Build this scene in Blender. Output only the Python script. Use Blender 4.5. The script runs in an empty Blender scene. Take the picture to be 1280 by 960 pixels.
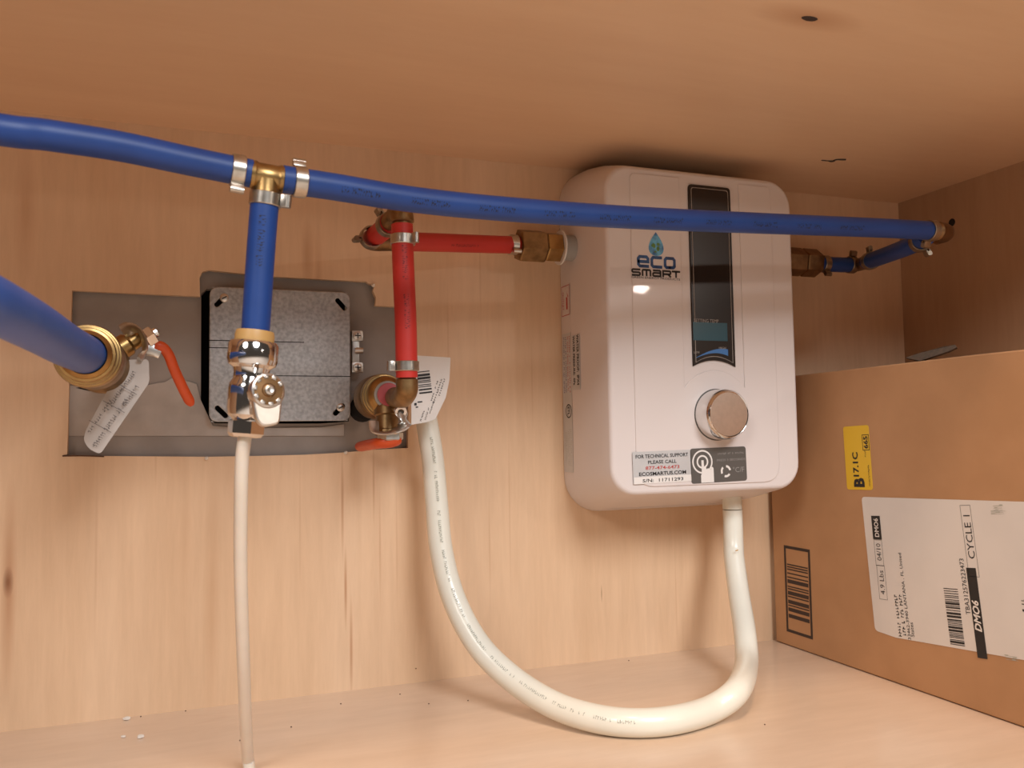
import bpy, bmesh, math, random
from mathutils import Vector, Matrix
random.seed(7)
S = bpy.context.scene
COL = S.collection
# ------------------------------------------------------------------ camera
F = 1055.0                                   # focal length in pixels of the 1280 wide photograph
CAM = Vector((0.0, -0.76, 0.2225))
ROT = Matrix(((0.93749927, -0.00627269, -0.34793071),
              (-0.34764535, -0.06119268, -0.93562715),
              (-0.01542191, 0.99810626, -0.05954876)))
cam = bpy.data.cameras.new('camera'); cam_o = bpy.data.objects.new('camera', cam); COL.objects.link(cam_o)
cam.sensor_width = 36.0; cam.lens = 36.0 * F / 1280.0; cam.clip_start = 0.01
cam_o.matrix_world = Matrix.Translation(CAM) @ ROT.to_4x4()
cam.dof.use_dof = True; cam.dof.focus_distance = 0.72; cam.dof.aperture_fstop = 14.0
S.camera = cam_o
# ------------------------------------------------------------------ world, lamps, exposure
W = bpy.data.worlds.new('room_light'); S.world = W; W.use_nodes = True
W.node_tree.nodes['Background'].inputs[0].default_value = (1.0, 0.80, 0.66, 1)
W.node_tree.nodes['Background'].inputs[1].default_value = 0.06


def area(name, loc, target, size, power, col):
    l = bpy.data.lights.new(name, 'AREA'); l.shape = 'DISK'; l.size = size; l.energy = power; l.color = col
    o = bpy.data.objects.new(name, l); COL.objects.link(o); o.location = loc
    o.rotation_euler = (Vector(target) - Vector(loc)).to_track_quat('-Z', 'Y').to_euler()
    return o


area('ceiling_lamp', (0.42, -2.2, 1.58), (0.2, 0, 0.15), 0.95, 44.0, (0.95, 0.97, 1.0))
area('left_fill', (-1.25, -1.75, 1.40), (0.5, -0.2, 0.1), 0.7, 19.0, (1.0, 0.94, 0.90))  # added fill from the left that brightens the box face
area('floor_bounce_fill', (-0.1, -1.35, 2.0), (-0.1, -1.1, 0.0), 0.3, 23.0, (1.0, 0.68, 0.44))  # added fill: lights the room floor so it bounces up to the ceiling
area('side_lamp', (1.55, -2.2, 0.77), (0.35, 0, 0.2), 0.06, 2.4, (1.0, 0.88, 0.78))
S.view_settings.view_transform = 'Standard'; S.view_settings.look = 'None'
S.view_settings.exposure = 0.0; S.view_settings.gamma = 1.0; S.view_settings.use_curve_mapping = False


# ------------------------------------------------------------------ helpers
def P(px, py, y=None, z=None, x=None):
    """the place in the cabinet that the pixel (px, py) shows, on a plane at a real depth, height or side"""
    d = ROT @ Vector(((px - 640) / F, -(py - 480) / F, -1.0))
    if y is not None: t = (y - CAM.y) / d.y
    elif z is not None: t = (z - CAM.z) / d.z
    else: t = (x - CAM.x) / d.x
    return CAM + d * t


def wloc(o):
    l = Vector((0, 0, 0))
    while o is not None:
        l += Vector(o.location); o = o.parent
    return l


def tag(o, label=None, cat=None, group=None, kind=None):
    if label: o['label'] = label
    if cat: o['category'] = cat
    if group: o['group'] = group
    if kind: o['kind'] = kind
    return o


def thing(name, label, cat, loc, group=None):
    o = bpy.data.objects.new(name, None); COL.objects.link(o); o.location = Vector(loc)
    o.empty_display_size = 0.01
    return tag(o, label, cat, group)


def link_mesh(name, verts, faces, m, parent=None, smooth=True, angle=35, label=None):
    me = bpy.data.meshes.new(name)
    if parent is not None: off = wloc(parent)
    else:
        off = Vector((sum(v[0] for v in verts) / len(verts), sum(v[1] for v in verts) / len(verts), min(v[2] for v in verts)))
    me.from_pydata([Vector(v) - off for v in verts], [], faces); me.validate()
    b = bmesh.new(); b.from_mesh(me)
    if len(b.faces) < 60000: bmesh.ops.recalc_face_normals(b, faces=b.faces)
    b.to_mesh(me); b.free()
    if smooth:
        me.polygons.foreach_set('use_smooth', [True] * len(me.polygons)); me.set_sharp_from_angle(angle=math.radians(angle))
    me.materials.append(m)
    o = bpy.data.objects.new(name, me); COL.objects.link(o)
    if parent is not None: o.parent = parent
    else: o.location = off
    if label: o['label'] = label
    return o


def frame(d):
    d = Vector(d).normalized()
    a = Vector((0, 0, 1)) if abs(d.z) < 0.9 else Vector((0, 1, 0))
    u = d.cross(a).normalized()
    return u, d.cross(u).normalized(), d


def spline(pts, n=8):
    pts = [Vector(p) for p in pts]
    if len(pts) == 2: return [pts[0].lerp(pts[1], k / n) for k in range(n + 1)]
    q = [2 * pts[0] - pts[1]] + pts + [2 * pts[-1] - pts[-2]]
    out = []
    for i in range(1, len(q) - 2):
        for k in range(n):
            t = k / n; a, b, c, d = q[i - 1:i + 3]
            out.append(0.5 * ((2 * b) + (c - a) * t + (2 * a - 5 * b + 4 * c - d) * t * t + (3 * b - a - 3 * c + d) * t ** 3))
    out.append(pts[-1]); return out


class MB:
    def __init__(s): s.v = []; s.f = []

    def add(s, v, f):
        n = len(s.v); s.v += [Vector(x) for x in v]; s.f += [tuple(i + n for i in q) for q in f]; return s

    def tube(s, path, r, seg=20, cap=True, flat=None, hollow=False):
        """a tube along a list of points; r is a number or one per point; flat=(a, b, up) gives an oval section"""
        path = [Vector(p) for p in path]; n = len(path); rs = r if isinstance(r, (list, tuple)) else [r] * n
        vs = []; fs = []; u = None
        for i in range(n):
            d = (path[min(i + 1, n - 1)] - path[max(i - 1, 0)]).normalized()
            if flat: u = (flat[2] - d * flat[2].dot(d)).normalized()
            elif u is None: u = frame(d)[0]
            else: u = (u - d * u.dot(d)).normalized()
            w = d.cross(u)
            for k in range(seg):
                a = 2 * math.pi * k / seg
                A, B = (flat[0] * rs[i], flat[1] * rs[i]) if flat else (rs[i], rs[i])
                vs.append(path[i] + u * math.cos(a) * A + w * math.sin(a) * B)
        for i in range(n - 1):
            for k in range(seg):
                k2 = (k + 1) % seg
                fs.append((i * seg + k, i * seg + k2, (i + 1) * seg + k2, (i + 1) * seg + k))
        if cap: fs += [tuple(range(seg))[::-1], tuple(range((n - 1) * seg, n * seg))]
        return s.add(vs, fs)

    def lathe(s, base, axis, prof, seg=28, cap=True, spin=0.0):
        u, w, d = frame(axis); vs = []; fs = []; base = Vector(base)
        for t, r in prof:
            for k in range(seg):
                a = 2 * math.pi * k / seg + spin
                vs.append(base + d * t + (u * math.cos(a) + w * math.sin(a)) * r)
        for i in range(len(prof) - 1):
            for k in range(seg):
                k2 = (k + 1) % seg
                fs.append((i * seg + k, i * seg + k2, (i + 1) * seg + k2, (i + 1) * seg + k))
        n = len(prof)
        if cap: fs += [tuple(range(seg))[::-1], tuple(range((n - 1) * seg, n * seg))]
        return s.add(vs, fs)

    def box(s, c, u, v, w, a, b, d, bev=0.0):
        """box centred at c with full sizes a, b, d along the axes u, v, w, edges chamfered by bev"""
        c = Vector(c); u, v, w = [Vector(x).normalized() for x in (u, v, w)]
        bm = bmesh.new(); bmesh.ops.create_cube(bm, size=1.0)
        for q in bm.verts: q.co = Vector((q.co.x * a, q.co.y * b, q.co.z * d))
        if bev: bmesh.ops.bevel(bm, geom=bm.edges[:], offset=bev, segments=2, profile=0.6, affect='EDGES')
        bm.verts.index_update()
        s.add([c + u * q.co.x + v * q.co.y + w * q.co.z for q in bm.verts], [tuple(x.index for x in f.verts) for f in bm.faces])
        bm.free(); return s

    def build(s, name, m, parent=None, smooth=True, angle=35, label=None):
        return link_mesh(name, s.v, s.f, m, parent, smooth, angle, label)


def round_poly(pts, r, n=6):
    """2D polygon with its corners rounded; r is a number or one per corner"""
    out = []; N = len(pts); rr = r if isinstance(r, (list, tuple)) else [r] * N
    for i in range(N):
        p = Vector(pts[i]); a = Vector(pts[i - 1]) - p; b = Vector(pts[(i + 1) % N]) - p
        q = min(rr[i], a.length * 0.49, b.length * 0.49)
        if q <= 1e-6: out.append(p); continue
        A = p + a.normalized() * q; B = p + b.normalized() * q
        for k in range(n + 1):
            t = k / n; out.append(A * (1 - t) ** 2 + p * 2 * t * (1 - t) + B * t * t)
    return out


def plate_mesh(outline, holes, thick, bev=0.0):
    """a flat plate with holes: verts in a local frame, z from 0 to thick"""
    c = bpy.data.curves.new('tmp', 'CURVE'); c.dimensions = '2D'; c.fill_mode = 'BOTH'
    for loop in [outline] + list(holes):
        sp = c.splines.new('POLY'); sp.points.add(len(loop) - 1)
        for i, p in enumerate(loop): sp.points[i].co = (p[0], p[1], 0, 1)
        sp.use_cyclic_u = True
    c.extrude = max(thick / 2 - bev, 0.0); c.bevel_depth = bev; c.bevel_resolution = 1
    if bev: c.offset = -bev
    o = bpy.data.objects.new('tmp', c); me = bpy.data.meshes.new_from_object(o)
    v = [(q.co.x, q.co.y, q.co.z + thick / 2) for q in me.vertices]; f = [tuple(p.vertices) for p in me.polygons]
    bpy.data.objects.remove(o); bpy.data.curves.remove(c); bpy.data.meshes.remove(me)
    return v, f


def plate(name, o, u, v, outline, holes, thick, m, parent=None, bev=0.0, smooth=True, label=None, curl=None):
    """plate in the frame o, u, v; it grows along u x v"""
    u = Vector(u).normalized(); v = Vector(v).normalized(); w = u.cross(v); o = Vector(o)
    vs, fs = plate_mesh(outline, holes, thick, bev)
    return link_mesh(name, [o + u * a + v * b + w * (c + (curl(a, b) if curl else 0)) for a, b, c in vs], fs, m, parent, smooth, 30, label)


def grid_text(body, bold=0.0, shear=0.0, space=1.0):
    c = bpy.data.curves.new('tmp', 'FONT'); c.body = body; c.size = 1.0; c.offset = bold; c.shear = shear; c.space_character = space
    c.resolution_u = 2; c.fill_mode = 'FRONT'
    o = bpy.data.objects.new('tmp', c); me = bpy.data.meshes.new_from_object(o)
    v = [q.co.copy() for q in me.vertices]; f = [tuple(p.vertices) for p in me.polygons]
    bpy.data.objects.remove(o); bpy.data.curves.remove(c); bpy.data.meshes.remove(me)
    return v, f


def text(body, c, u, v, w, h, m, parent, bold=0.0, shear=0.0, name='lettering', space=1.0, curl=None):
    """flat print fitted into w x h, centred at c, reading along u, its top towards v"""
    vs, fs = grid_text(body, bold, shear, space)
    x0 = min(q.x for q in vs); x1 = max(q.x for q in vs); y0 = min(q.y for q in vs); y1 = max(q.y for q in vs)
    u = Vector(u).normalized(); v = Vector(v).normalized(); c = Vector(c); n = u.cross(v)
    out = []
    for q in vs:
        a = ((q.x - x0) / (x1 - x0) - .5) * w; b = ((q.y - y0) / (y1 - y0) - .5) * h
        out.append(c + u * a + v * b + n * 0.00005)
    return link_mesh(name, out, fs, m, parent, False)


def rects(name, c, u, v, lst, m, parent):
    """flat printed rectangles (x0, y0, x1, y1) in the frame c, u, v, as one print"""
    b = MB(); u = Vector(u).normalized(); v = Vector(v).normalized(); c = Vector(c)
    for x0, y0, x1, y1 in lst:
        b.add([c + u * x0 + v * y0, c + u * x1 + v * y0, c + u * x1 + v * y1, c + u * x0 + v * y1], [(0, 1, 2, 3)])
    return b.build(name, m, parent, False)


def frame_rects(w, h, t):
    return [(-w / 2, -h / 2, w / 2, -h / 2 + t), (-w / 2, h / 2 - t, w / 2, h / 2), (-w / 2, -h / 2 + t, -w / 2 + t, h / 2 - t), (w / 2 - t, -h / 2 + t, w / 2, h / 2 - t)]


def bars(w, h, n, seed, fill=0.5):
    r = random.Random(seed); x = -w / 2; out = []; unit = w / n
    while x < w / 2 - unit:
        a = unit * r.choice((0.6, 0.6, 1.1, 1.7)); out.append((x, -h / 2, min(x + a, w / 2), h / 2)); x += a + unit * r.choice((0.5, 0.7, 1.2))
    return out


def scribble(w, h, n, seed):
    """small uneven marks in place of print too small to read"""
    r = random.Random(seed); out = []; x = -w / 2; st = w / n
    for k in range(n):
        if r.random() < 0.86:
            ww = st * r.uniform(.45, .8); out.append((x, -h / 2 * r.uniform(.6, 1), x + ww * .35, h / 2))
            yy = r.uniform(-h / 2, h / 2 * .6); out.append((x + ww * .35, yy, x + ww, yy + h * .3))
        x += st
    return out


# ------------------------------------------------------------------ materials
def new_mat(name):
    m = bpy.data.materials.new(name); m.use_nodes = True
    return m, m.node_tree, m.node_tree.nodes['Principled BSDF']


def mat(name, col, rough=0.5, metal=0.0, var=0.0, scale=80.0, bump=0.0, coat=0.0, trans=0.0, sss=0.0, col2=None, spec=0.5, crough=0.12):
    m, t, b = new_mat(name); N = t.nodes; L = t.links
    b.inputs['Roughness'].default_value = rough; b.inputs['Metallic'].default_value = metal; b.inputs['Coat Weight'].default_value = coat
    b.inputs['Transmission Weight'].default_value = trans; b.inputs['Specular IOR Level'].default_value = spec
    b.inputs['Coat Roughness'].default_value = crough
    if sss:
        b.inputs['Subsurface Weight'].default_value = sss; b.inputs['Subsurface Radius'].default_value = (.004, .003, .002); b.inputs['Subsurface Scale'].default_value = 1.0
    tc = N.new('ShaderNodeTexCoord'); no = N.new('ShaderNodeTexNoise'); no.inputs['Scale'].default_value = scale; no.inputs['Detail'].default_value = 5
    L.new(tc.outputs['Object'], no.inputs['Vector'])
    r = N.new('ShaderNodeValToRGB'); c = Vector(col); d = Vector(col2) if col2 else c * (1 - var)
    r.color_ramp.elements[0].color = (*d, 1); r.color_ramp.elements[1].color = (*c, 1); r.color_ramp.elements[0].position = .35; r.color_ramp.elements[1].position = .62
    L.new(no.outputs['Fac'], r.inputs['Fac']); L.new(r.outputs['Color'], b.inputs['Base Color'])
    if bump:
        bp = N.new('ShaderNodeBump'); bp.inputs['Strength'].default_value = bump; bp.inputs['Distance'].default_value = .0004
        L.new(no.outputs['Fac'], bp.inputs['Height']); L.new(bp.outputs['Normal'], b.inputs['Normal'])
    return m


def wood(name, grain, streaks=(), rough=0.45, coat=0.0, light=(.80, .565, .37), dark=(.73, .49, .30), line=(.50, .27, .14), lines=0.6, fleck=.90):
    """pale maple plywood; grain = scale of the noise along x, y, z; streaks = (centre, radii, colour, strength)"""
    m, t, b = new_mat(name); N = t.nodes; L = t.links
    b.inputs['Roughness'].default_value = rough; b.inputs['Coat Weight'].default_value = coat; b.inputs['Coat Roughness'].default_value = .18
    g = N.new('ShaderNodeNewGeometry'); pos = g.outputs['Position']

    def noise(sc, detail=4, dist=0.0, rough_=.55):
        mp = N.new('ShaderNodeMapping'); mp.inputs['Scale'].default_value = sc; L.new(pos, mp.inputs['Vector'])
        no = N.new('ShaderNodeTexNoise'); no.inputs['Scale'].default_value = 1; no.inputs['Detail'].default_value = detail
        no.inputs['Distortion'].default_value = dist; no.inputs['Roughness'].default_value = rough_
        L.new(mp.outputs['Vector'], no.inputs['Vector']); return no.outputs['Fac']

    def ramp(f, a, bb, ca, cb):
        r = N.new('ShaderNodeValToRGB'); e = r.color_ramp.elements; e[0].position = a; e[1].position = bb; e[0].color = ca; e[1].color = cb
        L.new(f, r.inputs['Fac']); return r.outputs['Color']

    def mix(f, a, c, mode='MIX'):
        x = N.new('ShaderNodeMix'); x.data_type = 'RGBA'; x.blend_type = mode
        for s, q in ((x.inputs[0], f), (x.inputs[6], a), (x.inputs[7], c)):
            if hasattr(q, 'links'): L.new(q, s)
            else: s.default_value = q
        return x.outputs[2]
    gx = Vector(grain)
    base = ramp(noise(gx * 1.0, 5, .6), .3, .72, (*dark, 1), (*light, 1))
    fine = ramp(noise(gx * 9.0, 6, .2, .7), .3, .7, (fleck, fleck - .02, fleck - .04, 1), (1, 1, 1, 1))
    c = mix(1.0, base, fine, 'MULTIPLY')
    mn = N.new('ShaderNodeMath'); mn.operation = 'SUBTRACT'; L.new(noise(gx * 1.3, 2, 1.2), mn.inputs[0]); mn.inputs[1].default_value = .5
    ab = N.new('ShaderNodeMath'); ab.operation = 'ABSOLUTE'; L.new(mn.outputs[0], ab.inputs[0])
    thin = ramp(ab.outputs[0], .0, .014, (1, 1, 1, 1), (0, 0, 0, 1))
    gate = ramp(noise(gx * .55 + Vector((3, 3, 3)), 2), .52, .66, (0, 0, 0, 1), (lines, lines, lines, 1))
    c = mix(mix(1.0, thin, gate, 'MULTIPLY'), c, (*line, 1))
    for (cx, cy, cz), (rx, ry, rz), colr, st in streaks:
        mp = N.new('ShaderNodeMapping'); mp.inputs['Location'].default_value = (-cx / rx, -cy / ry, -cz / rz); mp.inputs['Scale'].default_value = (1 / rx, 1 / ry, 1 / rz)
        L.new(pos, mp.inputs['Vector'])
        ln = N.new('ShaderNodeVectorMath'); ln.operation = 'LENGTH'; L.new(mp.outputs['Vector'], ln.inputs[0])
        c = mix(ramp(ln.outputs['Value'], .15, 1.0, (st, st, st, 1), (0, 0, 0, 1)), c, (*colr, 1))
    L.new(c, b.inputs['Base Color'])
    bp = N.new('ShaderNodeBump'); bp.inputs['Strength'].default_value = .12; bp.inputs['Distance'].default_value = .0003
    L.new(fine, bp.inputs['Height']); L.new(bp.outputs['Normal'], b.inputs['Normal'])
    return m


M = {}
RED = (.40, .16, .06)
wl = lambda px, py: tuple(P(px, py, y=0))
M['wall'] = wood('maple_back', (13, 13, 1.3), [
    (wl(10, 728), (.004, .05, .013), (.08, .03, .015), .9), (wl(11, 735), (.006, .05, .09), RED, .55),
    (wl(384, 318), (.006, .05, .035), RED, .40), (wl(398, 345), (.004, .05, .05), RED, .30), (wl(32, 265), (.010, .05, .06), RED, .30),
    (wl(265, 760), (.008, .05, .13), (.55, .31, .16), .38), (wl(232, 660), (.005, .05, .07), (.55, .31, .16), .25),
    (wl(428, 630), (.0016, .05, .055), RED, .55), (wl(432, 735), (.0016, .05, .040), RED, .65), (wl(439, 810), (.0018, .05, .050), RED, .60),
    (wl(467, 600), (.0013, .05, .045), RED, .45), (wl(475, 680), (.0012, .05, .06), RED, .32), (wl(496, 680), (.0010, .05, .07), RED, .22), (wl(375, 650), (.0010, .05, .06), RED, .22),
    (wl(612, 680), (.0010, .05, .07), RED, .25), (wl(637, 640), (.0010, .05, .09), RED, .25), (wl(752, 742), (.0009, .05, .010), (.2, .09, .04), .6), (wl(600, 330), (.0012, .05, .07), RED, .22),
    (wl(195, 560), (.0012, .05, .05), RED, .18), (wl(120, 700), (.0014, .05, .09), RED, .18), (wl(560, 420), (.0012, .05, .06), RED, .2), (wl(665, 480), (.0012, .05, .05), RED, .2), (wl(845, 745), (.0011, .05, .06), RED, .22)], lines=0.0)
kn = P(1012, 23, z=.4875); sc_ = P(1042, 199, z=.4875)
M['ceiling'] = wood('maple_ceiling', (1.6, 11, 11), [((kn.x, kn.y, .4875), (.045, .016, .05), RED, .45)], light=(.79, .55, .355), dark=(.735, .49, .305), lines=.0, fleck=.965)
M['floor'] = wood('maple_floor', (1.5, 9, 9), [], rough=.30, coat=.35, light=(.75, .58, .44), dark=(.69, .515, .37), lines=.12)
M['side'] = wood('maple_side_shaded', (12, 12, 1.3), [], light=(.53, .335, .20), dark=(.47, .285, .165))  # same maple, darkened: shade of the dim right corner put into the colour
M['drywall'] = mat('drywall_grey', (.34, .30, .27), .9, var=.14, scale=30, bump=.2)
M['gypsum'] = mat('torn_gypsum', (.47, .42, .38), .95, var=.15, scale=45, bump=.3)
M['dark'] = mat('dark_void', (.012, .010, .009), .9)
M['blue'] = mat('blue_pex', (.009, .052, .24), .46, var=.15, scale=30)
M['bluedusty'] = mat('blue_pex_dusty', (.035, .10, .36), .42, col2=(.02, .085, .34), scale=40)
M['red'] = mat('red_pex', (.52, .030, .022), .46, var=.12, scale=30)
M['ink'] = mat('black_ink', (.02, .018, .018), .6)
M['inkblue'] = mat('dark_ink_on_blue', (.010, .016, .05), .6)
M['inkred'] = mat('dark_ink_on_red', (.20, .012, .012), .5)
M['inkpale'] = mat('grey_ink_on_white', (.42, .42, .36), .6)
M['brass'] = mat('aged_brass', (.46, .30, .12), .34, 1.0, col2=(.33, .20, .08), scale=90, bump=.1)
M['brassdull'] = mat('dull_brass', (.34, .215, .10), .45, 1.0, col2=(.22, .14, .065), scale=120, bump=.15)
M['brassdark'] = mat('brown_tarnished_brass', (.28, .16, .075), .4, 1.0, col2=(.20, .11, .05), scale=120, bump=.1)
M['steel'] = mat('stainless_clamp', (.62, .57, .50), .30, 1.0, var=.2, scale=200)
M['steeldark'] = mat('tarnished_clamp', (.38, .30, .22), .40, 1.0, var=.25, scale=200)
M['chrome'] = mat('chrome', (.78, .76, .74), .09, 1.0, var=.05)
M['satin'] = mat('satin_nickel', (.72, .66, .60), .30, 1.0, var=.06, scale=300)
M['zinc'] = mat('zinc_plate', (.66, .64, .60), .36, 1.0, var=.15, scale=150)
M['galv'] = mat('galvanised_steel', (.50, .50, .50), .50, .75, col2=(.36, .36, .36), scale=330, bump=.5)
M['tan'] = mat('tan_plastic', (.52, .30, .10), .45)
M['orange'] = mat('orange_sleeve', (.62, .075, .012), .42, var=.1)
M['grey'] = mat('grey_plastic', (.36, .35, .33), .5)
M['pink'] = mat('pink_plastic', (.50, .10, .11), .5)
M['paper'] = mat('white_paper', (.74, .70, .66), .65, var=.05, scale=20)
M['tagink'] = mat('faded_ink', (.17, .15, .14), .6)
M['tagshaded'] = mat('tag_paper_shaded', (.50, .45, .41), .6, var=.08, scale=60)  # white tag dimmed: the valve's shadow is put into the paper colour
M['foil'] = mat('silver_label', (.62, .62, .62), .38, .25, var=.04)
M['white'] = mat('gloss_white_plastic', (.72, .65, .62), .42, coat=.10, spec=.2, crough=.03, var=.02, scale=5)
M['hose'] = mat('white_conduit', (.80, .79, .69), .32, var=.04, scale=30, coat=.2)
M['poly'] = mat('milky_tube', (.80, .71, .60), .35, sss=.25, trans=.10, var=.04)
M['glass'] = mat('black_display', (.024, .016, .012), .25, spec=.3, coat=.05)
M['line'] = mat('grey_line', (.36, .31, .27), .5)
M['lcd'] = mat('teal_lcd', (.022, .075, .10), .25)
M['swoosh'] = mat('blue_print', (.05, .17, .42), .4)
M['swooshpale'] = mat('pale_print', (.45, .45, .42), .5)
M['logoblue'] = mat('logo_blue', (.025, .085, .24), .45, col2=(.012, .03, .10), scale=150)
M['logodark'] = mat('logo_dark', (.03, .027, .027), .5)
M['drop'] = mat('drop_blue', (.10, .40, .62), .35, col2=(.012, .08, .26), scale=170)
M['leaf'] = mat('globe_green', (.12, .26, .05), .5, var=.3, scale=200)
M['redprint'] = mat('red_print', (.50, .07, .06), .6)
M['blueprint'] = mat('blue_print_small', (.10, .13, .30), .6)
M['chargrey'] = mat('charcoal_label', (.105, .095, .085), .45)
M['greyprint'] = mat('grey_print', (.30, .28, .26), .55)
M['whiteprint'] = mat('white_print', (.78, .74, .70), .55)
M['yellow'] = mat('yellow_label', (.78, .50, .03), .5)
M['card'] = mat('cardboard', (.50, .275, .135), .75, col2=(.46, .25, .12), scale=26, bump=.25)
M['cardshade'] = mat('cardboard_edge_shaded', (.085, .055, .035), .85, var=.3, scale=260)  # cardboard with the torn flap's shade put into its colour
M['cardink'] = mat('cardboard_ink', (.045, .028, .022), .7)
M['crumb'] = mat('plaster_crumb', (.80, .74, .66), .9, var=.1, scale=300)
M['speck'] = mat('dark_speck', (.10, .05, .03), .9)
M['cable'] = mat('red_black_cable', (.30, .03, .025), .5)

# ------------------------------------------------------------------ the cabinet (structure)
H = 0.4875; XL = -0.46; XR = 0.772; YF = -0.42; TH = 0.018


def slab(name, x0, y0, z0, x1, y1, z1, m):
    b = MB().box(((x0 + x1) / 2, (y0 + y1) / 2, (z0 + z1) / 2), (1, 0, 0), (0, 1, 0), (0, 0, 1), x1 - x0, y1 - y0, z1 - z0)
    return tag(b.build(name, m, None, False), kind='structure')


fl = slab('floor', XL - TH, YF, -TH, XR + TH, .08, 0, M['floor']); fl['label'] = 'glossy pale maple plywood cabinet floor'
ce = slab('ceiling', XL - TH, YF, H, XR + TH, .08, H + TH, M['ceiling']); ce['label'] = 'pale maple plywood underside of the cabinet top'
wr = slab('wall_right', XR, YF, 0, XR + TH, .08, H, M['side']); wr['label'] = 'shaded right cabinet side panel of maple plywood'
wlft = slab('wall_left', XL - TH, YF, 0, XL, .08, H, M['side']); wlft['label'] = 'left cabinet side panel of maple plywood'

gr = slab('ground', -2.5, -4.0, -.12, 3.0, YF - .02, -.10, mat('room_floor', (.62, .56, .50), .5, var=.08, scale=6)); gr['label'] = 'pale floor of the room in front of the cabinet'
# knot and scratch in the cabinet top, drill hole in the side panel
b = MB().lathe((0, 0, 0), (0, 0, -1), [(0, .0062), (.0006, .005)], 14)
b.v = [Vector((kn.x + q.x * 1.0 + q.y * .0, kn.y + q.y * .45, H - .0001 + q.z)) for q in b.v]; b.build('knot', M['cardink'], ce)
b = MB().tube(spline([P(1027, 200, z=H), P(1040, 201, z=H), P(1046, 199, z=H), P(1057, 199, z=H)], 5), [.0008] * 4 + [.0014] * 4 + [.0011] * 4 + [.0013] * 4, 6)
b.build('scratch', M['cardink'], ce)
hp = P(1190, 278, x=XR)
MB().lathe(hp + Vector((-.0003, 0, 0)), (1, 0, 0), [(0, .0042), (.0006, .0042)], 16).build('drill_hole', M['dark'], wr)
# back panel with its sawn opening
hole_px = [(90, 363), (250, 370.5), (249.5, 347), (253, 340), (261, 337.5), (330, 345), (400, 349), (458, 352), (462, 355), (468, 356), (466, 364), (470, 372), (469, 382),
           (500, 384), (510, 384.5), (510.5, 520), (510, 560), (470, 562), (425, 566), (380, 568.5), (320, 570), (262, 571), (180, 570.5), (118, 570), (78, 570.5), (78, 569), (84, 568), (86.5, 470)]
hole = [(q.x, q.z) for q in (P(a, c, y=0) for a, c in hole_px)]
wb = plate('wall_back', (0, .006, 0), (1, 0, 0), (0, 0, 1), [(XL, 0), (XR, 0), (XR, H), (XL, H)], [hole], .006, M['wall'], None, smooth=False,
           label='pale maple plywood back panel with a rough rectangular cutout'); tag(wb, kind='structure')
# grey drywall behind the opening, with its own hole round the junction box
jb = lambda a, c: (P(a, c, y=.008).x, P(a, c, y=.008).z)
dh = [jb(*q) for q in [(251.5, 368), (258, 361), (300, 361), (434, 366), (437, 420), (437, 505), (436, 527), (400, 529.5), (300, 529.5), (268, 529), (258, 520), (251, 500)]]
plate('drywall', (0, .018, 0), (1, 0, 0), (0, 0, 1), [(-.16, .17), (.24, .17), (.24, .42), (-.16, .42)], [dh], .010, M['drywall'], wb, smooth=False, label='grey drywall seen through the cutout')
tp = [jb(*q) for q in [(86, 482), (118, 484), (150, 483), (180, 482), (196, 479), (206, 478), (214, 473), (224, 472), (232, 476), (246, 480), (251, 500), (258, 515), (266, 532), (300, 535), (400, 534),
                       (430, 530), (430, 545), (86, 545)]]
plate('torn_gypsum', (0, .0078, 0), (1, 0, 0), (0, 0, 1), tp, [], .0012, M['gypsum'], wb, bev=.0003, label='paler torn gypsum along the lower part of the cutout')
sl = [jb(*q) for q in [(95, 485), (112, 482), (131, 479), (130, 487), (112, 489)]]
plate('drywall_slot', (0, .0070, 0), (1, 0, 0), (0, 0, 1), sl, [], .0006, M['dark'], wb, smooth=False, label='dark slot in the drywall behind the blue valve')
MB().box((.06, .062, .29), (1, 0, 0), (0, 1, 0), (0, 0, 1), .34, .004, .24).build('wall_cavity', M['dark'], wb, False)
MB().tube(spline([P(78, 570, y=-.0004), P(100, 569.6, y=-.0006), P(130, 570.6, y=-.0004)], 4), .0006, 6).build('splinter', M['speck'], wb)
for a, c in ((258, 573), (432, 566), (466, 357)):
    q = P(a, c, y=-.001); MB().lathe(q, (.3, -1, .4), [(0, .0018), (.002, .0012), (.003, .0003)], 6).build('splinter', M['crumb'], wb)


# ------------------------------------------------------------------ pipes and clamps
PR = 0.0081


def clamp(parent, c, axis, ear, r=PR, w=.0074, m=None, label=None):
    m = m or M['steel']; u, v, d = frame(axis)
    b = MB().lathe(Vector(c) - d * w / 2, d, [(0, r - .0002), (0, r + .0009), (.0004, r + .0012), (w - .0004, r + .0012), (w, r + .0009), (w, r - .0002)], 32, False)
    cl = b.build('clamp', m, parent)
    if label: cl['label'] = label
    e = Vector(ear); e = (e - d * e.dot(d)).normalized(); s = d.cross(e)
    k = MB()
    k.box(Vector(c) + e * (r + .0030), d, s, e, w, .0017, .0042, .0005)
    k.box(Vector(c) + e * (r + .0030) + s * .0026, d, s, e, w, .0016, .0036, .0005)
    k.tube([Vector(c) + e * (r + .0052) + s * .0013 - d * w / 2, Vector(c) + e * (r + .0052) + s * .0013 + d * w / 2], .0021, 12)
    k.build('clamp_ear', m, cl)
    return cl


def ringband(b, base, d, r0, r1, w, seg=24):
    b.lathe(base, d, [(0, r0), (0, r1), (w, r1), (w, r0)], seg, False)


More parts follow.
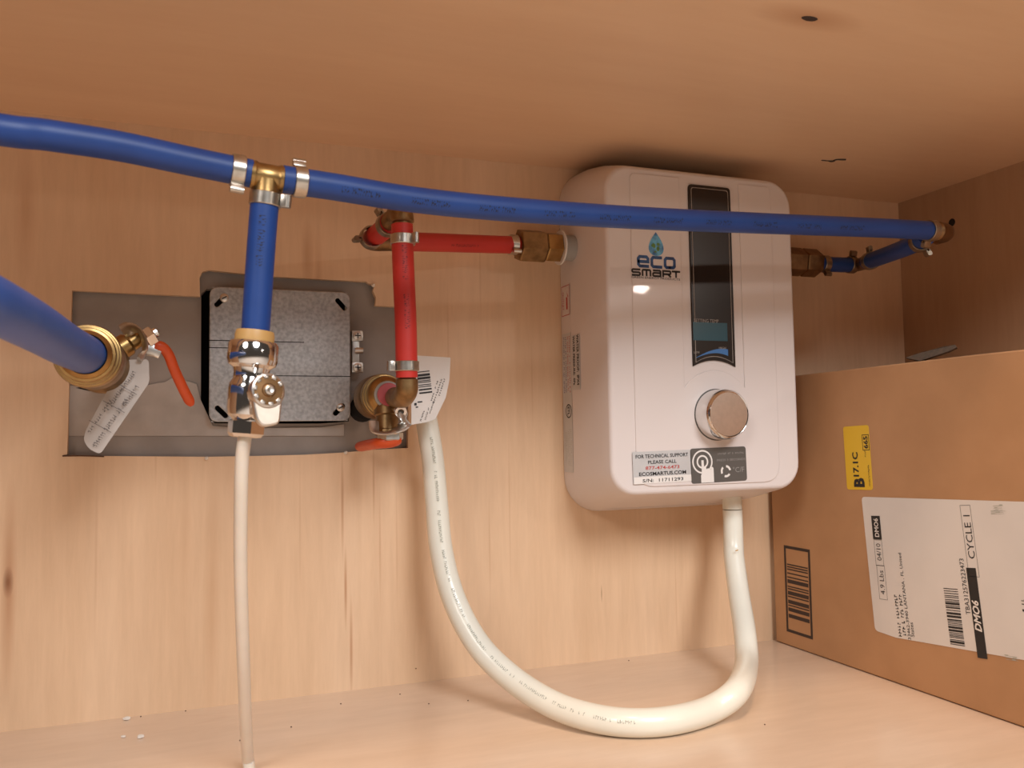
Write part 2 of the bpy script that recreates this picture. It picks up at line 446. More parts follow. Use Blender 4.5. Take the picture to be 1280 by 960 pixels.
def pipe_print(parent, path, r, view, s0, s1, step, ln, hh, m, name='printed_line'):
    """small dark marks on the side of a pipe that faces `view` (a direction)"""
    pts = [Vector(p) for p in path]; acc = [0]
    for i in range(1, len(pts)): acc.append(acc[-1] + (pts[i] - pts[i - 1]).length)

    def at(s):
        s = min(max(s, 0), acc[-1] - 1e-6)
        for i in range(len(acc) - 1):
            if acc[i + 1] >= s:
                t = (s - acc[i]) / (acc[i + 1] - acc[i]); return pts[i].lerp(pts[i + 1], t), (pts[i + 1] - pts[i]).normalized()
    b = MB(); rr = random.Random(len(pts) + int(s0 * 1e4)); s = s0
    while s < s1:
        for (x0, y0, x1, y1) in scribble(ln, hh, max(4, int(ln / .0016)), rr.random()):
            quad = []
            for (x, y) in ((x0, y0), (x1, y0), (x1, y1), (x0, y1)):
                c, d = at(s + x); e = (view - d * view.dot(d)).normalized(); w = d.cross(e); a = y / r
                quad.append(c + (e * math.cos(a) + w * math.sin(a)) * (r + .00012))
            b.add(quad, [(0, 1, 2, 3)])
        s += step
    if b.v: tag(b.build(name, m, parent, False), kind='stuff')


TEE = P(334, 221.5, y=-.257)
VIEWL = Vector((-.45, -.75, -.35))
# long blue run, left of the tee
pl = spline([Vector((XL + .001, -.292, .404)), Vector((-.30, -.289, .398)), P(-60, 152, y=-.282), P(60, 169, y=-.275), P(150, 183, y=-.268), P(240, 202, y=-.261), P(314, 217, y=-.257)], 8)
t = thing('water_pipe', 'long blue plastic pipe running from the left under the cabinet top to the brass tee', 'pipe', pl[24], 'blue water pipes')
MB().tube(pl, PR, 24).build('pipe', M['blue'], t)
clamp(t, P(297, 213.5, y=-.258), pl[-1] - pl[-6], (0, -.5, -1))
pipe_print(t, pl, PR, Vector((-.1, -1, -.2)), .12, .22, .048, .022, .0028, M['inkblue'])
# right of the tee
pr = spline([P(353, 224, y=-.2565), P(420, 234, y=-.253), P(520, 250, y=-.247), P(640, 262, y=-.240), P(800, 272.5, y=-.228), P(960, 279.5, y=-.216), P(1100, 285, y=-.207), P(1166, 288.5, y=-.2035)], 8)
t = thing('water_pipe', 'long blue plastic pipe running right from the brass tee across the white heater', 'pipe', pr[20], 'blue water pipes')
MB().tube(pr, PR, 24).build('pipe', M['blue'], t)
clamp(t, P(374.5, 227.5, y=-.2555), pr[3] - pr[0], (0, .35, 1), label='bright steel clamp with its tab up')
clamp(t, P(1163, 288.4, y=-.2037), pr[-1] - pr[-5], (0, .4, -1), m=M['steeldark'])
pipe_print(t, pr, PR, Vector((.0, -1, -.35)), .045, .50, .046, .026, .0040, M['inkblue'])
# brass tee
t = thing('pipe_tee', 'brass tee fitting joining the three blue pipes', 'fitting', TEE)
d = (P(353, 224, y=-.2565) - P(314, 217, y=-.257)).normalized(); dn = (P(318, 420, y=-.249) - P(331.5, 240, y=-.256)).normalized()
rib = [(-.0125, .0062), (-.0122, .0072), (-.0095, .0072), (-.0090, .0080), (-.0070, .0084), (-.0055, .0076), (.0055, .0076), (.0070, .0084), (.0090, .0080), (.0095, .0072), (.0122, .0072), (.0125, .0062)]
MB().lathe(TEE, d, rib, 26).build('body', M['brass'], t)
MB().lathe(TEE + dn * .002, dn, [(0, .0080), (.007, .0082), (.009, .0086), (.0105, .0075), (.012, .0070)], 26).build('branch', M['brass'], t)
# vertical blue drop
pv = spline([TEE + dn * .0085, P(329.5, 270, y=-.255), P(325, 330, y=-.252), P(318.5, 428, y=-.249)], 8)
t = thing('water_pipe', 'short upright blue pipe from the brass tee down to the chrome stop valve', 'pipe', pv[-1], 'blue water pipes')
MB().tube(pv, PR, 24).build('pipe', M['blue'], t)
clamp(t, P(332, 249.5, y=-.2556), pv[6] - pv[0], (1, -.35, 0))
pipe_print(t, pv, PR, Vector((-.1, -1, 0)), .03, .075, .045, .030, .0040, M['inkblue'])

# right elbow, diagonal run, coupling and inlet run
EL = P(1176, 290, y=-.2035)
pd = spline([P(1158, 295, y=-.197), P(1140, 306, y=-.170), P(1118, 315, y=-.132), P(1084, 327.5, y=-.070)], 8)
t = thing('pipe_elbow', 'brown brass elbow turning the blue pipe back by the right cabinet side', 'fitting', EL)
MB().tube(spline([P(1160, 288.3, y=-.2037), P(1172, 289, y=-.2030), P(1180, 291, y=-.196), P(1172, 294, y=-.187), P(1162, 296, y=-.180)], 7), [.0062] * 6 + [.0083] * 18 + [.0068] * 5, 20).build('body', M['brassdark'], t)
ds = pd[0] - pd[8]
t = thing('water_pipe', 'slanted blue pipe stub running back to the wall right of the heater', 'pipe', pd[-1], 'blue water pipes')
MB().tube(pd, PR, 22).build('pipe', M['blue'], t)
clamp(t, P(1150, 302, y=-.184), ds, (.4, -.2, -1), m=M['steeldark'])
clamp(t, P(1088, 326, y=-.077), pd[-1] - pd[-6], (-.2, 0, 1), m=M['steeldark'])
AX = lambda px, py: P(px, py, y=-.036)
pi = spline([AX(1066, 331), AX(1050, 331), AX(1024, 329.5)], 8)
t = thing('pipe_elbow', 'brass bent coupling between the two short blue stubs right of the heater', 'fitting', AX(1075, 330))
MB().tube(spline([AX(1060, 331), AX(1072, 331), P(1079, 329, y=-.050), P(1088, 326, y=-.076)], 6), [.0066] * 5 + [.0072] * 9 + [.0066] * 5, 18).build('body', M['brassdark'], t)
t = thing('water_pipe', 'shortest blue pipe stub, joined to the brass adapter right of the heater', 'pipe', pi[8], 'blue water pipes')
MB().tube(pi, PR, 22).build('pipe', M['blue'], t)
clamp(t, AX(1064, 331), (1, 0, 0), (0, -.2, 1), m=M['steeldark'])
clamp(t, AX(1030, 330), (1, 0, 0), (0, -.6, -1), m=M['steeldark'])

# red pipes
rt = P(503, 272, y=-.150); rb = P(508.5, 468, y=-.147)
prv = spline([P(502.5, 281, y=-.150), P(504, 330, y=-.150), P(507, 400, y=-.149), P(508.5, 472, y=-.147)], 8)
t = thing('water_pipe', 'upright red plastic pipe above the brass hot valve', 'pipe', prv[-1], 'red water pipes')
MB().tube(prv, PR, 24).build('pipe', M['red'], t)
clamp(t, P(503.5, 300, y=-.150), (0, 0, 1), (.55, -1, 0)); clamp(t, P(508.2, 458, y=-.147), (0, 0, 1), (-1, -.05, 0))
pipe_print(t, prv, PR, Vector((-.05, -1, 0)), .03, .10, .036, .026, .0042, M['inkred'])
prh = spline([P(484, 301.5, y=-.074), P(540, 303, y=-.060), P(600, 305, y=-.044), P(652, 306.5, y=-.031)], 8)
t = thing('water_pipe', 'level red plastic pipe running to the brass adapter left of the heater', 'pipe', prh[10], 'red water pipes')
MB().tube(prh, PR, 24).build('pipe', M['red'], t)
clamp(t, P(641.5, 306, y=-.0335), (1, 0, 0), (0, -.9, -.55))
pipe_print(t, prh, PR, Vector((0, -1, -.45)), .075, .125, .05, .03, .0026, M['inkred'])
pst = spline([P(467, 297, y=-.088), P(478, 288, y=-.106), P(487, 279, y=-.126)], 8)
t = thing('water_pipe', 'stubby red pipe piece beside the top of the upright red pipe', 'pipe', pst[0], 'red water pipes')
MB().tube([pst[0] + (pst[0] - pst[4]) * .2] + pst, PR, 22).build('pipe', M['red'], t)
clamp(t, P(464, 297, y=-.092), pst[-1] - pst[0], (-1, 0, -.1), m=M['steeldark']); clamp(t, P(485, 281, y=-.122), pst[-1] - pst[0], (-.6, .2, 1), m=M['steeldark'])
t = thing('pipe_elbow', 'tarnished brass elbow on top of the upright red pipe', 'fitting', rt)
MB().tube(spline([P(503, 288, y=-.150), P(503, 276, y=-.150), P(501, 268, y=-.148), P(494, 270, y=-.137), P(484, 280, y=-.122)], 7), [.0066] * 6 + [.0086] * 14 + [.0068] * 9, 20).build('body', M['brassdull'], t)
t = thing('pipe_elbow', 'small brass elbow behind the clamp joining the stubby and level red pipes', 'fitting', P(474, 300, y=-.08))
MB().tube(spline([P(468, 296, y=-.090), P(463, 300, y=-.080), P(470, 302, y=-.074), P(484, 302, y=-.077), P(492, 301.8, y=-.077)], 6), .0078, 18).build('body', M['brassdark'], t)

# brass adapters at the heater sides
hx = math.pi / 6


def adapter(name_label, p0, p1, p2, p3, r1, r2, mm, xend):
    t = thing('brass_adapter', name_label, 'fitting', p1)
    ax = (p3 - p0).normalized(); L = lambda q: (q - p0).dot(ax)
    a, c, e = L(p1), L(p2), L(p3)
    MB().lathe(p0, ax, [(a, r1 * .80), (a + .001, r1 * .98), (a + .002, r1), (c - .002, r1), (c - .0005, r1 * .95), (c, r1 * .84)], 6, spin=.35).build('hex_nut', mm, t, False)
    MB().lathe(p0, ax, [(c, r2 * .80), (c + .0004, r2 * .97), (c + .0015, r2), (e - .001, r2), (e, r2 * .9)], 6, spin=.32).build('hex_nipple', M['brass'] if mm is M['brassdull'] else mm, t, False)
    MB().lathe(p0, ax, [(e, r2 * .6), (e, r2 * 1.14), (e + .0014, r2 * 1.14), (e + .0014, r2 * .6)], 36, False).build('washer', M['whiteprint'], t)
    MB().lathe(p0, ax, [(e + .0012, r2 * .88), (e + .0055, r2 * .88), (e + .006, r2 * .84), (abs(xend - p0.x), r2 * .84)], 30).build('collar', M['grey'], t)
    return t


xh = .3352
A3 = P(699, 309.5, y=-.030)
adapter('brass hex adapter between the level red pipe and the left side of the heater', P(640, 306, y=-.030), P(647, 307, y=-.030), P(680, 309, y=-.030), A3, .0158, .0145, M['brassdull'], .3362)
q0 = AX(1024, 329.5); q3 = Vector((.553, q0.y, q0.z))
adapter('dark brass hex adapter on the right side of the heater', q0, AX(1021, 329.5), AX(1001, 329.5), q3, .0150, .0150, M['brassdark'], .5439)

# ------------------------------------------------------------------ junction box in the cutout
c0 = P(262, 358, y=-.006); c1 = P(438, 526, y=-.006)
jx0, jx1, jz0, jz1 = c0.x, c1.x, c1.z, c0.z
t = thing('junction_box', 'square grey galvanised electrical box with blank cover set in the wall cutout', 'electrical box', ((jx0 + jx1) / 2, 0, jz0))
jw = jx1 - jx0; jh = jz1 - jz0
out = round_poly([(0, 0), (jw, 0), (jw, jh), (0, jh)], .008)


def slot(cx, cy, ang, ln=.013, w=.0042):
    r = []; ca, sa = math.cos(ang), math.sin(ang)
    for k in range(16):
        a = 2 * math.pi * k / 16; x = math.cos(a) * w / 2 + (ln - w) / 2 * (1 if math.cos(a) > 0 else -1); y = math.sin(a) * w / 2
        r.append((cx + x * ca - y * sa, cy + x * sa + y * ca))
    return r


sl4 = [slot(.0100, .0085, -.8), slot(jw - .010, .010, .8), slot(jw - .008, jh - .011, -.85), slot(.009, jh - .012, .8)]
cv = plate('cover', (jx0, -.0045, jz0), (1, 0, 0), (0, 0, 1), out, sl4, .0022, M['galv'], t, bev=.0008)
for zz, x0_, x1_ in ((.069, .0, .36), (.0628, .0, .30), (.0395, .36, 1.0), (.0690, .44, .66)):
    MB().box((jx0 + jw * (x0_ + x1_) / 2, -.00668, jz0 + zz), (1, 0, 0), (0, 1, 0), (0, 0, 1), jw * (x1_ - x0_), .0003, .0007).build('stripe', M['dark'], cv, False, label='thin dark seam')  # thin dark strips laid on the cover
for cx, cy in ((.0118, jh - .0095), (jw - .0088, .0118)):
    b = MB().lathe((jx0 + cx, -.0062, jz0 + cy), (0, -1, 0), [(0, .0038), (.0012, .0036), (.002, .0026), (.0023, .001)], 16); s = b.build('screw', M['zinc'], t)
    MB().box((jx0 + cx, -.0086, jz0 + cy), (1, 0, .6), (0, 1, 0), (-.6, 0, 1), .0045, .0004, .0008).build('screw_slot', M['dark'], s, False)
b = MB(); y0, y1 = -.0044, .055
for (xa, xb, za, zb) in ((jx0 + .002, jx0 + .004, jz0, jz1), (jx1 - .004, jx1 - .002, jz0, jz1), (jx0 + .002, jx1 - .002, jz0 + .001, jz0 + .003), (jx0 + .002, jx1 - .002, jz1 - .003, jz1 - .001)):
    b.box(((xa + xb) / 2, (y0 + y1) / 2, (za + zb) / 2), (1, 0, 0), (0, 1, 0), (0, 0, 1), xb - xa, y1 - y0, zb - za)
b.box(((jx0 + jx1) / 2, .05, (jz0 + jz1) / 2), (1, 0, 0), (0, 1, 0), (0, 0, 1), jw - .01, .003, jh - .006)
b.build('box_body', M['galv'], t, False)
# cable clamp on its right side
q = P(446, 440, y=-.004)
t = thing('cable_connector', 'small two-screw metal cable connector on the right of the grey box', 'connector', q)
b = MB()
for dz in (.0142, -.0142): b.box(q + Vector((0, 0, dz)), (1, 0, 0), (0, 1, 0), (0, 0, 1), .0105, .008, .0095, .0016)
b.box(q + Vector((-.0012, .001, 0)), (1, 0, 0), (0, 1, 0), (0, 0, 1), .0065, .006, .024, .001)
b.build('saddle', M['zinc'], t)
MB().tube([q + Vector((-.002, -.003, .001)), q + Vector((.005, -.004, .001))], .0028, 12).build('bolt', M['satin'], t)
for dz in (.0142, -.0142):
    s = MB().lathe(q + Vector((0, -.004, dz)), (0, -1, 0), [(0, .0040), (.0012, .0038), (.002, .0026)], 14).build('screw', M['zinc'], t)
    MB().box(q + Vector((0, -.0061, dz)), (1, 0, 0), (0, 1, 0), (0, 0, 1), .005, .0003, .0009).box(q + Vector((0, -.0061, dz)), (1, 0, 0), (0, 1, 0), (0, 0, 1), .0009, .0003, .005).build('screw_slot', M['dark'], s, False)
t = thing('wall_pipe', 'dark red supply pipe end with black sleeve behind the brass hot valve', 'pipe', P(449, 494, y=.01))
MB().lathe(P(447, 491, y=.02), (1, -.5, 0), [(0, .0085), (.035, .0085)], 20).build('pipe', M['cable'], t)
MB().lathe(P(452, 512, y=.012), (0, -1, .1), [(-.004, .012), (.008, .012), (.010, .010)], 20).build('sleeve', M['dark'], t)

# ------------------------------------------------------------------ chrome stop valve under the blue drop
va = P(319, 415, y=-.2492); vb = P(306.5, 546, y=-.249); ad = (vb - va).normalized(); VL = (vb - va).length
k = VL / 131.0                                          # metres along the axis for one pixel of its height in the photo
t = thing('stop_valve', 'chrome stop valve hanging on the upright blue pipe', 'valve', vb)
MB().lathe(va, ad, [(-1 * k, .0086), (-1 * k, .0106), (4 * k, .0112), (12 * k, .0112), (14 * k, .009)], 32, False).build('release_collar', M['tan'], t, label='tan plastic release collar')
MB().lathe(va, ad, [(11 * k, .0105), (13 * k, .0132), (17 * k, .0143), (36 * k, .0143), (42 * k, .0134), (46 * k, .0105), (52 * k, .0098), (60 * k, .0100), (66 * k, .0116), (72 * k, .0120), (96 * k, .0118), (104 * k, .0112), (109 * k, .0085), (114 * k, .0078)], 36).build('body', M['chrome'], t)
MB().lathe(va, ad, [(110 * k, .0084), (112 * k, .0104), (127 * k, .0104), (131 * k, .0090), (132 * k, .0062)], 6, spin=.3).build('compression_nut', M['chrome'], t, False)
hd = Vector((.30, -1, .10)).normalized(); hc = P(333, 489, y=-.272)
MB().lathe(hc - hd * .020, hd, [(0, .0062), (.012, .0062), (.013, .0085), (.018, .0085)], 22).build('stem', M['chrome'], t)
u, v, _ = frame(hd); v = Vector((0, 0, 1)) - hd * hd.z; v.normalize(); u = v.cross(hd)
if u.x < 0: u = -u
hn = MB().lathe(hc - hd * .003, hd, [(0, .0075), (.0005, .0096), (.0045, .0101), (.0062, .0094), (.0066, .0084), (.0060, .0080)], 34).build('handle', M['satin'], t)
MB().lathe(hc - hd * .003, hd, [(.0050, .0084), (.0064, .0082), (.0066, .0040), (.0074, .0034), (.0076, .0008)], 30).build('handle_face', M['brassdark'], hn, label='dark sunk handle face')
tl = round_poly([(-.0088, -.003), (.0088, -.003), (.0066, -.0185), (-.0030, -.0205), (-.0072, -.016)], .003)
plate('tail', hc - hd * .0022, u, v, [(a, c) for a, c in tl], [], .004, M['satin'], hn, bev=.0012)
for i in range(9):
    a = .5 + i * .62
    MB().box(hc + hd * .0036 + (u * math.cos(a) + v * math.sin(a)) * .0078, -u * math.sin(a) + v * math.cos(a), u * math.cos(a) + v * math.sin(a), hd, .0026, .0022, .0010, .0002).build('cast_letter', M['satin'], hn)
MB().lathe(hc + hd * .0044, hd, [(0, .0030), (.0014, .0028), (.002, .0018), (.0016, .0009)], 14).build('handle_screw', M['zinc'], t)
# milky tube
tb = spline([vb - ad * .004, P(302.5, 575, y=-.249), P(301, 620, y=-.246), P(300.5, 690, y=-.238), P(302, 760, y=-.226), P(304.5, 830, y=-.208), P(307, 900, y=-.180), P(310, 950, y=-.155)], 8)
e = tb[-1]; ext = spline([e, e + Vector((.003, -.006, -.012)), Vector((e.x + .012, e.y - .03, .0040)), Vector((e.x + .05, e.y - .10, .0040)), Vector((e.x + .12, e.y - .2, .0040))], 6)
t = thing('supply_tube', 'thin milky plastic tube hanging from the chrome stop valve to the floor', 'tube', (e.x, e.y, 0))
MB().tube(tb + ext[1:], .0039, 18).build('tube', M['poly'], t)

# ------------------------------------------------------------------ left ball valve with blue supply pipe
rc = P(107, 443, y=-.200); t = thing('ball_valve', 'brass ball valve on the thick blue pipe at the left of the cutout', 'valve', (rc.x, -.1, rc.z - .02), 'brass ball valves')
MB().lathe((rc.x, .004, rc.z), (0, -1, 0), [(0, .0125), (.07, .0125), (.072, .017), (.082, .0175), (.104, .0185), (.125, .0185), (.130, .0165), (.150, .0165), (.156, .0188), (.176, .0190), (.184, .0180)], 36).build('body', M['brassdull'], t)
b = MB()
b.lathe((rc.x, -.178, rc.z), (0, -1, 0), [(0, .0172), (.002, .0192), (.010, .0195), (.0125, .0188), (.0128, .0174), (.0140, .0174), (.0143, .0182), (.0165, .0178), (.0168, .0162), (.0180, .0162), (.0183, .0168), (.0205, .0162), (.0210, .0148), (.0222, .0146), (.0245, .0122), (.020, .0112)], 40, False)
b.build('end_ring', M['brass'], t, angle=25)
s0 = P(124, 452, y=-.116); s1 = P(163, 428, y=-.112); sd = (s1 - s0).normalized()
MB().lathe(s0, sd, [(0, .0105), (.010, .0105), (.012, .0085), (.022, .0082), (.024, .0066), (.034, .0066)], 24).build('stem', M['brass'], t)
br = spline([P(154, 414, y=-.118), P(164, 410, y=-.122), P(174, 413, y=-.124), P(180, 424, y=-.122), P(181, 438, y=-.120), P(174, 450, y=-.122)], 6)
MB().tube(br, 1.0, 12, True, (.0016, .0052, Vector((sd.x, sd.y, sd.z)))).build('bracket', M['zinc'], t)
nq = P(181, 424, y=-.112); MB().lathe(nq, sd, [(0, .0066), (.0012, .0072), (.006, .0072), (.0068, .0062)], 6).lathe(nq, sd, [(.0060, .0035), (.0095, .0035)], 12).build('nut', M['chrome'], t, False)
lv = spline([P(184, 436, y=-.112), P(193, 437, y=-.112), P(201, 440, y=-.111)], 6)
MB().tube(lv, 1.0, 12, True, (.0050, .0014, Vector((0, 0, 1)))).build('lever_arm', M['zinc'], t)
lv = spline([P(193, 432, y=-.112), P(203, 434, y=-.111), P(211, 444, y=-.109), P(218, 462, y=-.106), P(229, 486, y=-.102), P(240, 507, y=-.098)], 8)
n = len(lv); MB().tube(lv, [.75 + .25 * min(1, i / 4) if i < n - 4 else [1, .95, .8, .45][i - n + 4] for i in range(n)], 14, True, (.0037, .0031, Vector((.8, 0, .5)))).build('lever_sleeve', M['orange'], t, label='orange dipped lever')
# its tag
tg = [P(*q, y=-.118) for q in [(152, 450), (186, 449), (187, 478), (126, 568), (112, 561), (105, 550), (108, 538), (136, 486)]]
o0 = tg[0]
tt = thing('paper_tag', 'pale oblong tag with dark print hanging beside the left brass valve', 'tag', tg[4])
ol = round_poly([(q.x - o0.x, q.z - o0.z) for q in tg], .003)
tg_o = plate('tag_card', o0, (1, 0, 0), (0, 0, 1), ol, [], .0006, M['tagshaded'], tt, curl=lambda a, c: .012 * math.sin(max(0, -c) * 14) * .4)
# print on the tag, along its length
dl = (tg[3] - tg[2]).normalized(); dp = Vector((-dl.z, 0, dl.x))
mid = lambda a, bq: tg[2].lerp(tg[3], a) + Vector((-.010, 0, 0)) * 0 + dp * bq + Vector((0, -.0060, 0))
sgn = -1 if dp.x > 0 else 1
for a, off, n_, w_, h_ in ((.25, .005, 5, .016, .0045), (.5, .006, 6, .022, .0042), (.36, .0125, 6, .02, .0040), (.82, .006, 5, .016, .0045), (.63, .014, 7, .026, .0032), (.12, .012, 5, .016, .004)):
    cq = tg[2].lerp(tg[3], a) + dp * off * sgn; bulge = .012 * math.sin(max(0, -(cq.z - o0.z)) * 14) * .4
    rects('printed_marks', cq + Vector((0, -.0030 - bulge, 0)), dl, dp, scribble(w_, h_ * .7, n_ * 2, int(a * 100)), M['tagink'], tg_o)
for a in (.2, .45, .72):
    cq = tg[2].lerp(tg[3], a) + dp * .010 * sgn; bulge = .012 * math.sin(max(0, -(cq.z - o0.z)) * 14) * .4
    rects('printed_rule', cq + Vector((0, -.0030 - bulge, 0)), dl, dp, [(-.0002, -.008, .0002, .008)], M['tagink'], tg_o)
# thick blue supply pipe coming from the left towards the valve
bp = spline([Vector((XL + .001, -.400, .372)), Vector((-.33, -.406, .355)), Vector((-.20, -.408, .328)), P(-95, 345, y=-.402), P(-45, 364, y=-.388), P(0, 385, y=-.358), P(45, 409, y=-.308), P(80, 430, y=-.250), P(104, 442, y=-.205), P(112, 446, y=-.185)], 8)
t = thing('supply_pipe', 'thick dusty blue pipe coming from the left into the brass valve', 'pipe', bp[-1], 'blue water pipes')
MB().tube(bp, .0116, 28).build('pipe', M['bluedusty'], t)

# ------------------------------------------------------------------ right ball valve under the red pipe
vx = P(478, 495, y=-.06); t = thing('ball_valve', 'brass ball valve with rings under the upright red pipe', 'valve', vx - Vector((0, 0, .03)), 'brass ball valves')
MB().lathe((vx.x, .003, vx.z), (0, -1, 0), [(0, .0120), (.020, .0125), (.026, .0165), (.032, .0188), (.050, .0190), (.058, .0182), (.062, .0160)], 36).build('body', M['brassdull'], t)
b = MB().lathe((vx.x, -.057, vx.z), (0, -1, 0), [(0, .0165), (.002, .0182), (.007, .0184), (.0088, .0178), (.0092, .0164), (.0106, .0164), (.0110, .0174), (.014, .0170), (.0144, .0154), (.0158, .0154), (.0162, .0160), (.0185, .0158), (.022, .0142), (.024, .0114)], 36); b.build('end_ring', M['brass'], t)
MB().lathe((vx.x, -.080, vx.z), (0, -1, 0), [(0, .0112), (.0025, .0112), (.0035, .0100)], 30).build('grey_collar', M['grey'], t)
MB().lathe((vx.x, -.085, vx.z), (0, -1, 0), [(0, .0094), (.0014, .0094), (.0020, .0088)], 30).build('pink_collar', M['pink'], t)
s0 = P(484, 505, y=-.075); s1 = P(484, 540, y=-.080)
MB().lathe(s0, s1 - s0, [(0, .0105), (.010, .0105), (.011, .0090), (.022, .0088), (.023, .0098), (.0255, .0098)], 24).build('stem', M['brassdull'], t)
br = spline([P(467, 527, y=-.090), P(468, 537, y=-.094), P(472, 541, y=-.096), P(484, 541.5, y=-.098), P(496, 538, y=-.098), P(505, 532, y=-.096), P(503, 520, y=-.096), P(500, 512, y=-.094)], 6)
MB().tube(br, [1.0] * 22 + [1.5] * (len(br) - 22), 12, True, (.0014, .0040, Vector((0, .2, -1)))).build('bracket', M['zinc'], t)
q = P(500.5, 513, y=-.097); b = MB(); ringband(b, q + Vector((0, .001, 0)), Vector((0, -1, -.5)), .0026, .0048, .003, 20); b.build('hang_loop', M['zinc'], t)
q = P(488, 546, y=-.088); MB().lathe(q + Vector((0, 0, .003)), (0, 0, -1), [(0, .0105), (.005, .0105), (.006, .009)], 6).build('nut', M['zinc'], t, False)
lv = spline([P(500, 549, y=-.090), P(488, 552.5, y=-.090), P(474, 554, y=-.084), P(462, 556, y=-.055), P(452, 558, y=-.02)], 6)
MB().tube(lv, [.7, .9] + [1.0] * (len(lv) - 2), 14, True, (.0045, .0060, Vector((0, .3, 1)))).build('lever_sleeve', M['orange'], t, label='orange dipped lever')
t = thing('pipe_elbow', 'brass elbow at the foot of the upright red pipe', 'fitting', P(509, 490, y=-.145))
MB().tube(spline([P(508.5, 466, y=-.147), P(508.7, 478, y=-.147), P(508.5, 488, y=-.145), P(504, 496, y=-.132), P(499, 496.5, y=-.115), P(494, 496.5, y=-.092)], 7), [.0066] * 5 + [.0082] * 31, 22).build('body', M['brassdull'], t)
# its barcode tag
y_ = -.080
tg = [P(*q, y=y_) for q in [(514, 444), (563, 447), (561.5, 475), (557, 497), (544, 524), (532, 528), (514, 531)]]
o0 = tg[0]; tt = thing('paper_tag', 'white barcode tag behind the upright red pipe', 'tag', tg[4])
crl = lambda a, c: -.010 * max(0, (a - .012) / .02) ** 2 * .5
tg_o = plate('tag_card', o0, (1, 0, 0), (0, 0, 1), round_poly([(q.x - o0.x, q.z - o0.z) for q in tg], .0008), [], .0005, M['paper'], tt)
yo = Vector((0, -.0008, 0)); ru = Vector((.97, 0, .1)).normalized(); rv = Vector((-.1, 0, .97)).normalized()
rects('barcode', P(530, 476, y=y_) + yo, Vector((-.12, 0, 1)), Vector((-1, 0, -.12)), bars(.021, .011, 18, 5), M['ink'], tg_o)
for i, (a, c, w_) in enumerate(((543, 488, .018), (547, 488, .022), (551.5, 486, .02), (540, 508, .012), (534, 516, .012), (528, 519, .010))):
    rects('printed_line', P(a, c, y=y_) + yo, Vector((.35, 0, 1)), Vector((-1, 0, .35)), scribble(w_, .0013, 10, i), M['ink'], tg_o)
rects('printed_marks', P(522, 505, y=y_) + yo, ru, rv, [(-.003, -.001, -.001, .001), (.0, .001, .004, .002), (-.002, -.003, .0, -.002)], M['ink'], tg_o)

# ------------------------------------------------------------------ tankless water heater
cx = .4400; HY = -.095
heater = thing('water_heater', 'white wall-mounted electric tankless water heater with chrome knob', 'water heater', (cx, 0, .1515))


def rrect(hw, z0, z1, r, n=8):
    pts = []
    for (sx, sz, a0) in ((1, 1, 0), (-1, 1, 90), (-1, -1, 180), (1, -1, 270)):
        X = cx + sx * (hw - r); Z = (z1 if sz > 0 else z0) - sz * r
        for i in range(n + 1):
            a = math.radians(a0 + 90 * i / n); pts.append((X + r * math.cos(a), Z + r * math.sin(a)))
    return pts


def loft(rings, cap0=False, cap1=True):
    b = MB(); vs = []; fs = []; n = None
    for d_, hw, z0, z1, r in rings:
        pts = rrect(hw, z0, z1, r); n = len(pts); vs += [(p[0], -d_, p[1]) for p in pts]
    for i in range(len(rings) - 1):
        for q in range(n):
            q2 = (q + 1) % n; fs.append((i * n + q, i * n + q2, (i + 1) * n + q2, (i + 1) * n + q))
    if cap0: fs.append(tuple(range(n)))
    if cap1: fs.append(tuple(range((len(rings) - 1) * n, len(rings) * n)))
    return b.add(vs, fs)


loft([(.0005, .1045, .1455, .4862, .036), (.020, .1045, .1480, .4845, .036), (.0235, .1040, .1490, .4838, .036)], True, True).build('back_tray', M['white'], heater)
sh = loft([(.0240, .1050, .1495, .4835, .035), (.050, .1040, .1560, .4775, .031), (.078, .1022, .1630, .4690, .027), (.0895, .1012, .1660, .4650, .025), (.0915, .1008, .1668, .4640, .0245),
           (.0930, .1000, .1678, .4628, .0238), (.0940, .0988, .1692, .4614, .0226), (.0944, .0974, .1706, .4600, .0212)], True, True)
sh.build('cover', M['white'], heater, angle=13)
# raised front with a sunk channel for the display; rounded foot of the channel round the knob
kc = P(894.5, 519, y=HY); tcx = .4475; thw = .0325; kr = .0415
zb, zt = .1740, .4570; fw = .0765
prof = [(tcx - thw, zt + .0), (tcx - thw, None)]
ol = [(cx - fw, zb), (cx + fw, zb), (cx + fw, zt), (tcx + thw, zt)]
a0 = math.acos(min(1, thw / kr))
arc = [(tcx + kr * math.cos(a), kc.z + kr * math.sin(a)) for a in [a0 + (math.pi - 2 * a0) * i / 16 for i in range(17)]]
ol = round_poly([(cx - fw, zb), (cx + fw, zb), (cx + fw, zt), (tcx + thw, zt), (tcx + thw, arc[0][1])] + arc[1:-1] + [(tcx - thw, arc[-1][1]), (tcx - thw, zt), (cx - fw, zt)],
                [.018, .018, .006, .001, 0] + [0] * (len(arc) - 2) + [0, .001, .006])
plate('front_panel', (0, -.0940, 0), (1, 0, 0), (0, 0, 1), ol, [], .0015, M['white'], heater, bev=.0007, smooth=False)
FY = -.0956                                              # front face of the raised panel
HPT = lambda px, py: P(px, py, y=FY)
X, Z = Vector((1, 0, 0)), Vector((0, 0, 1))
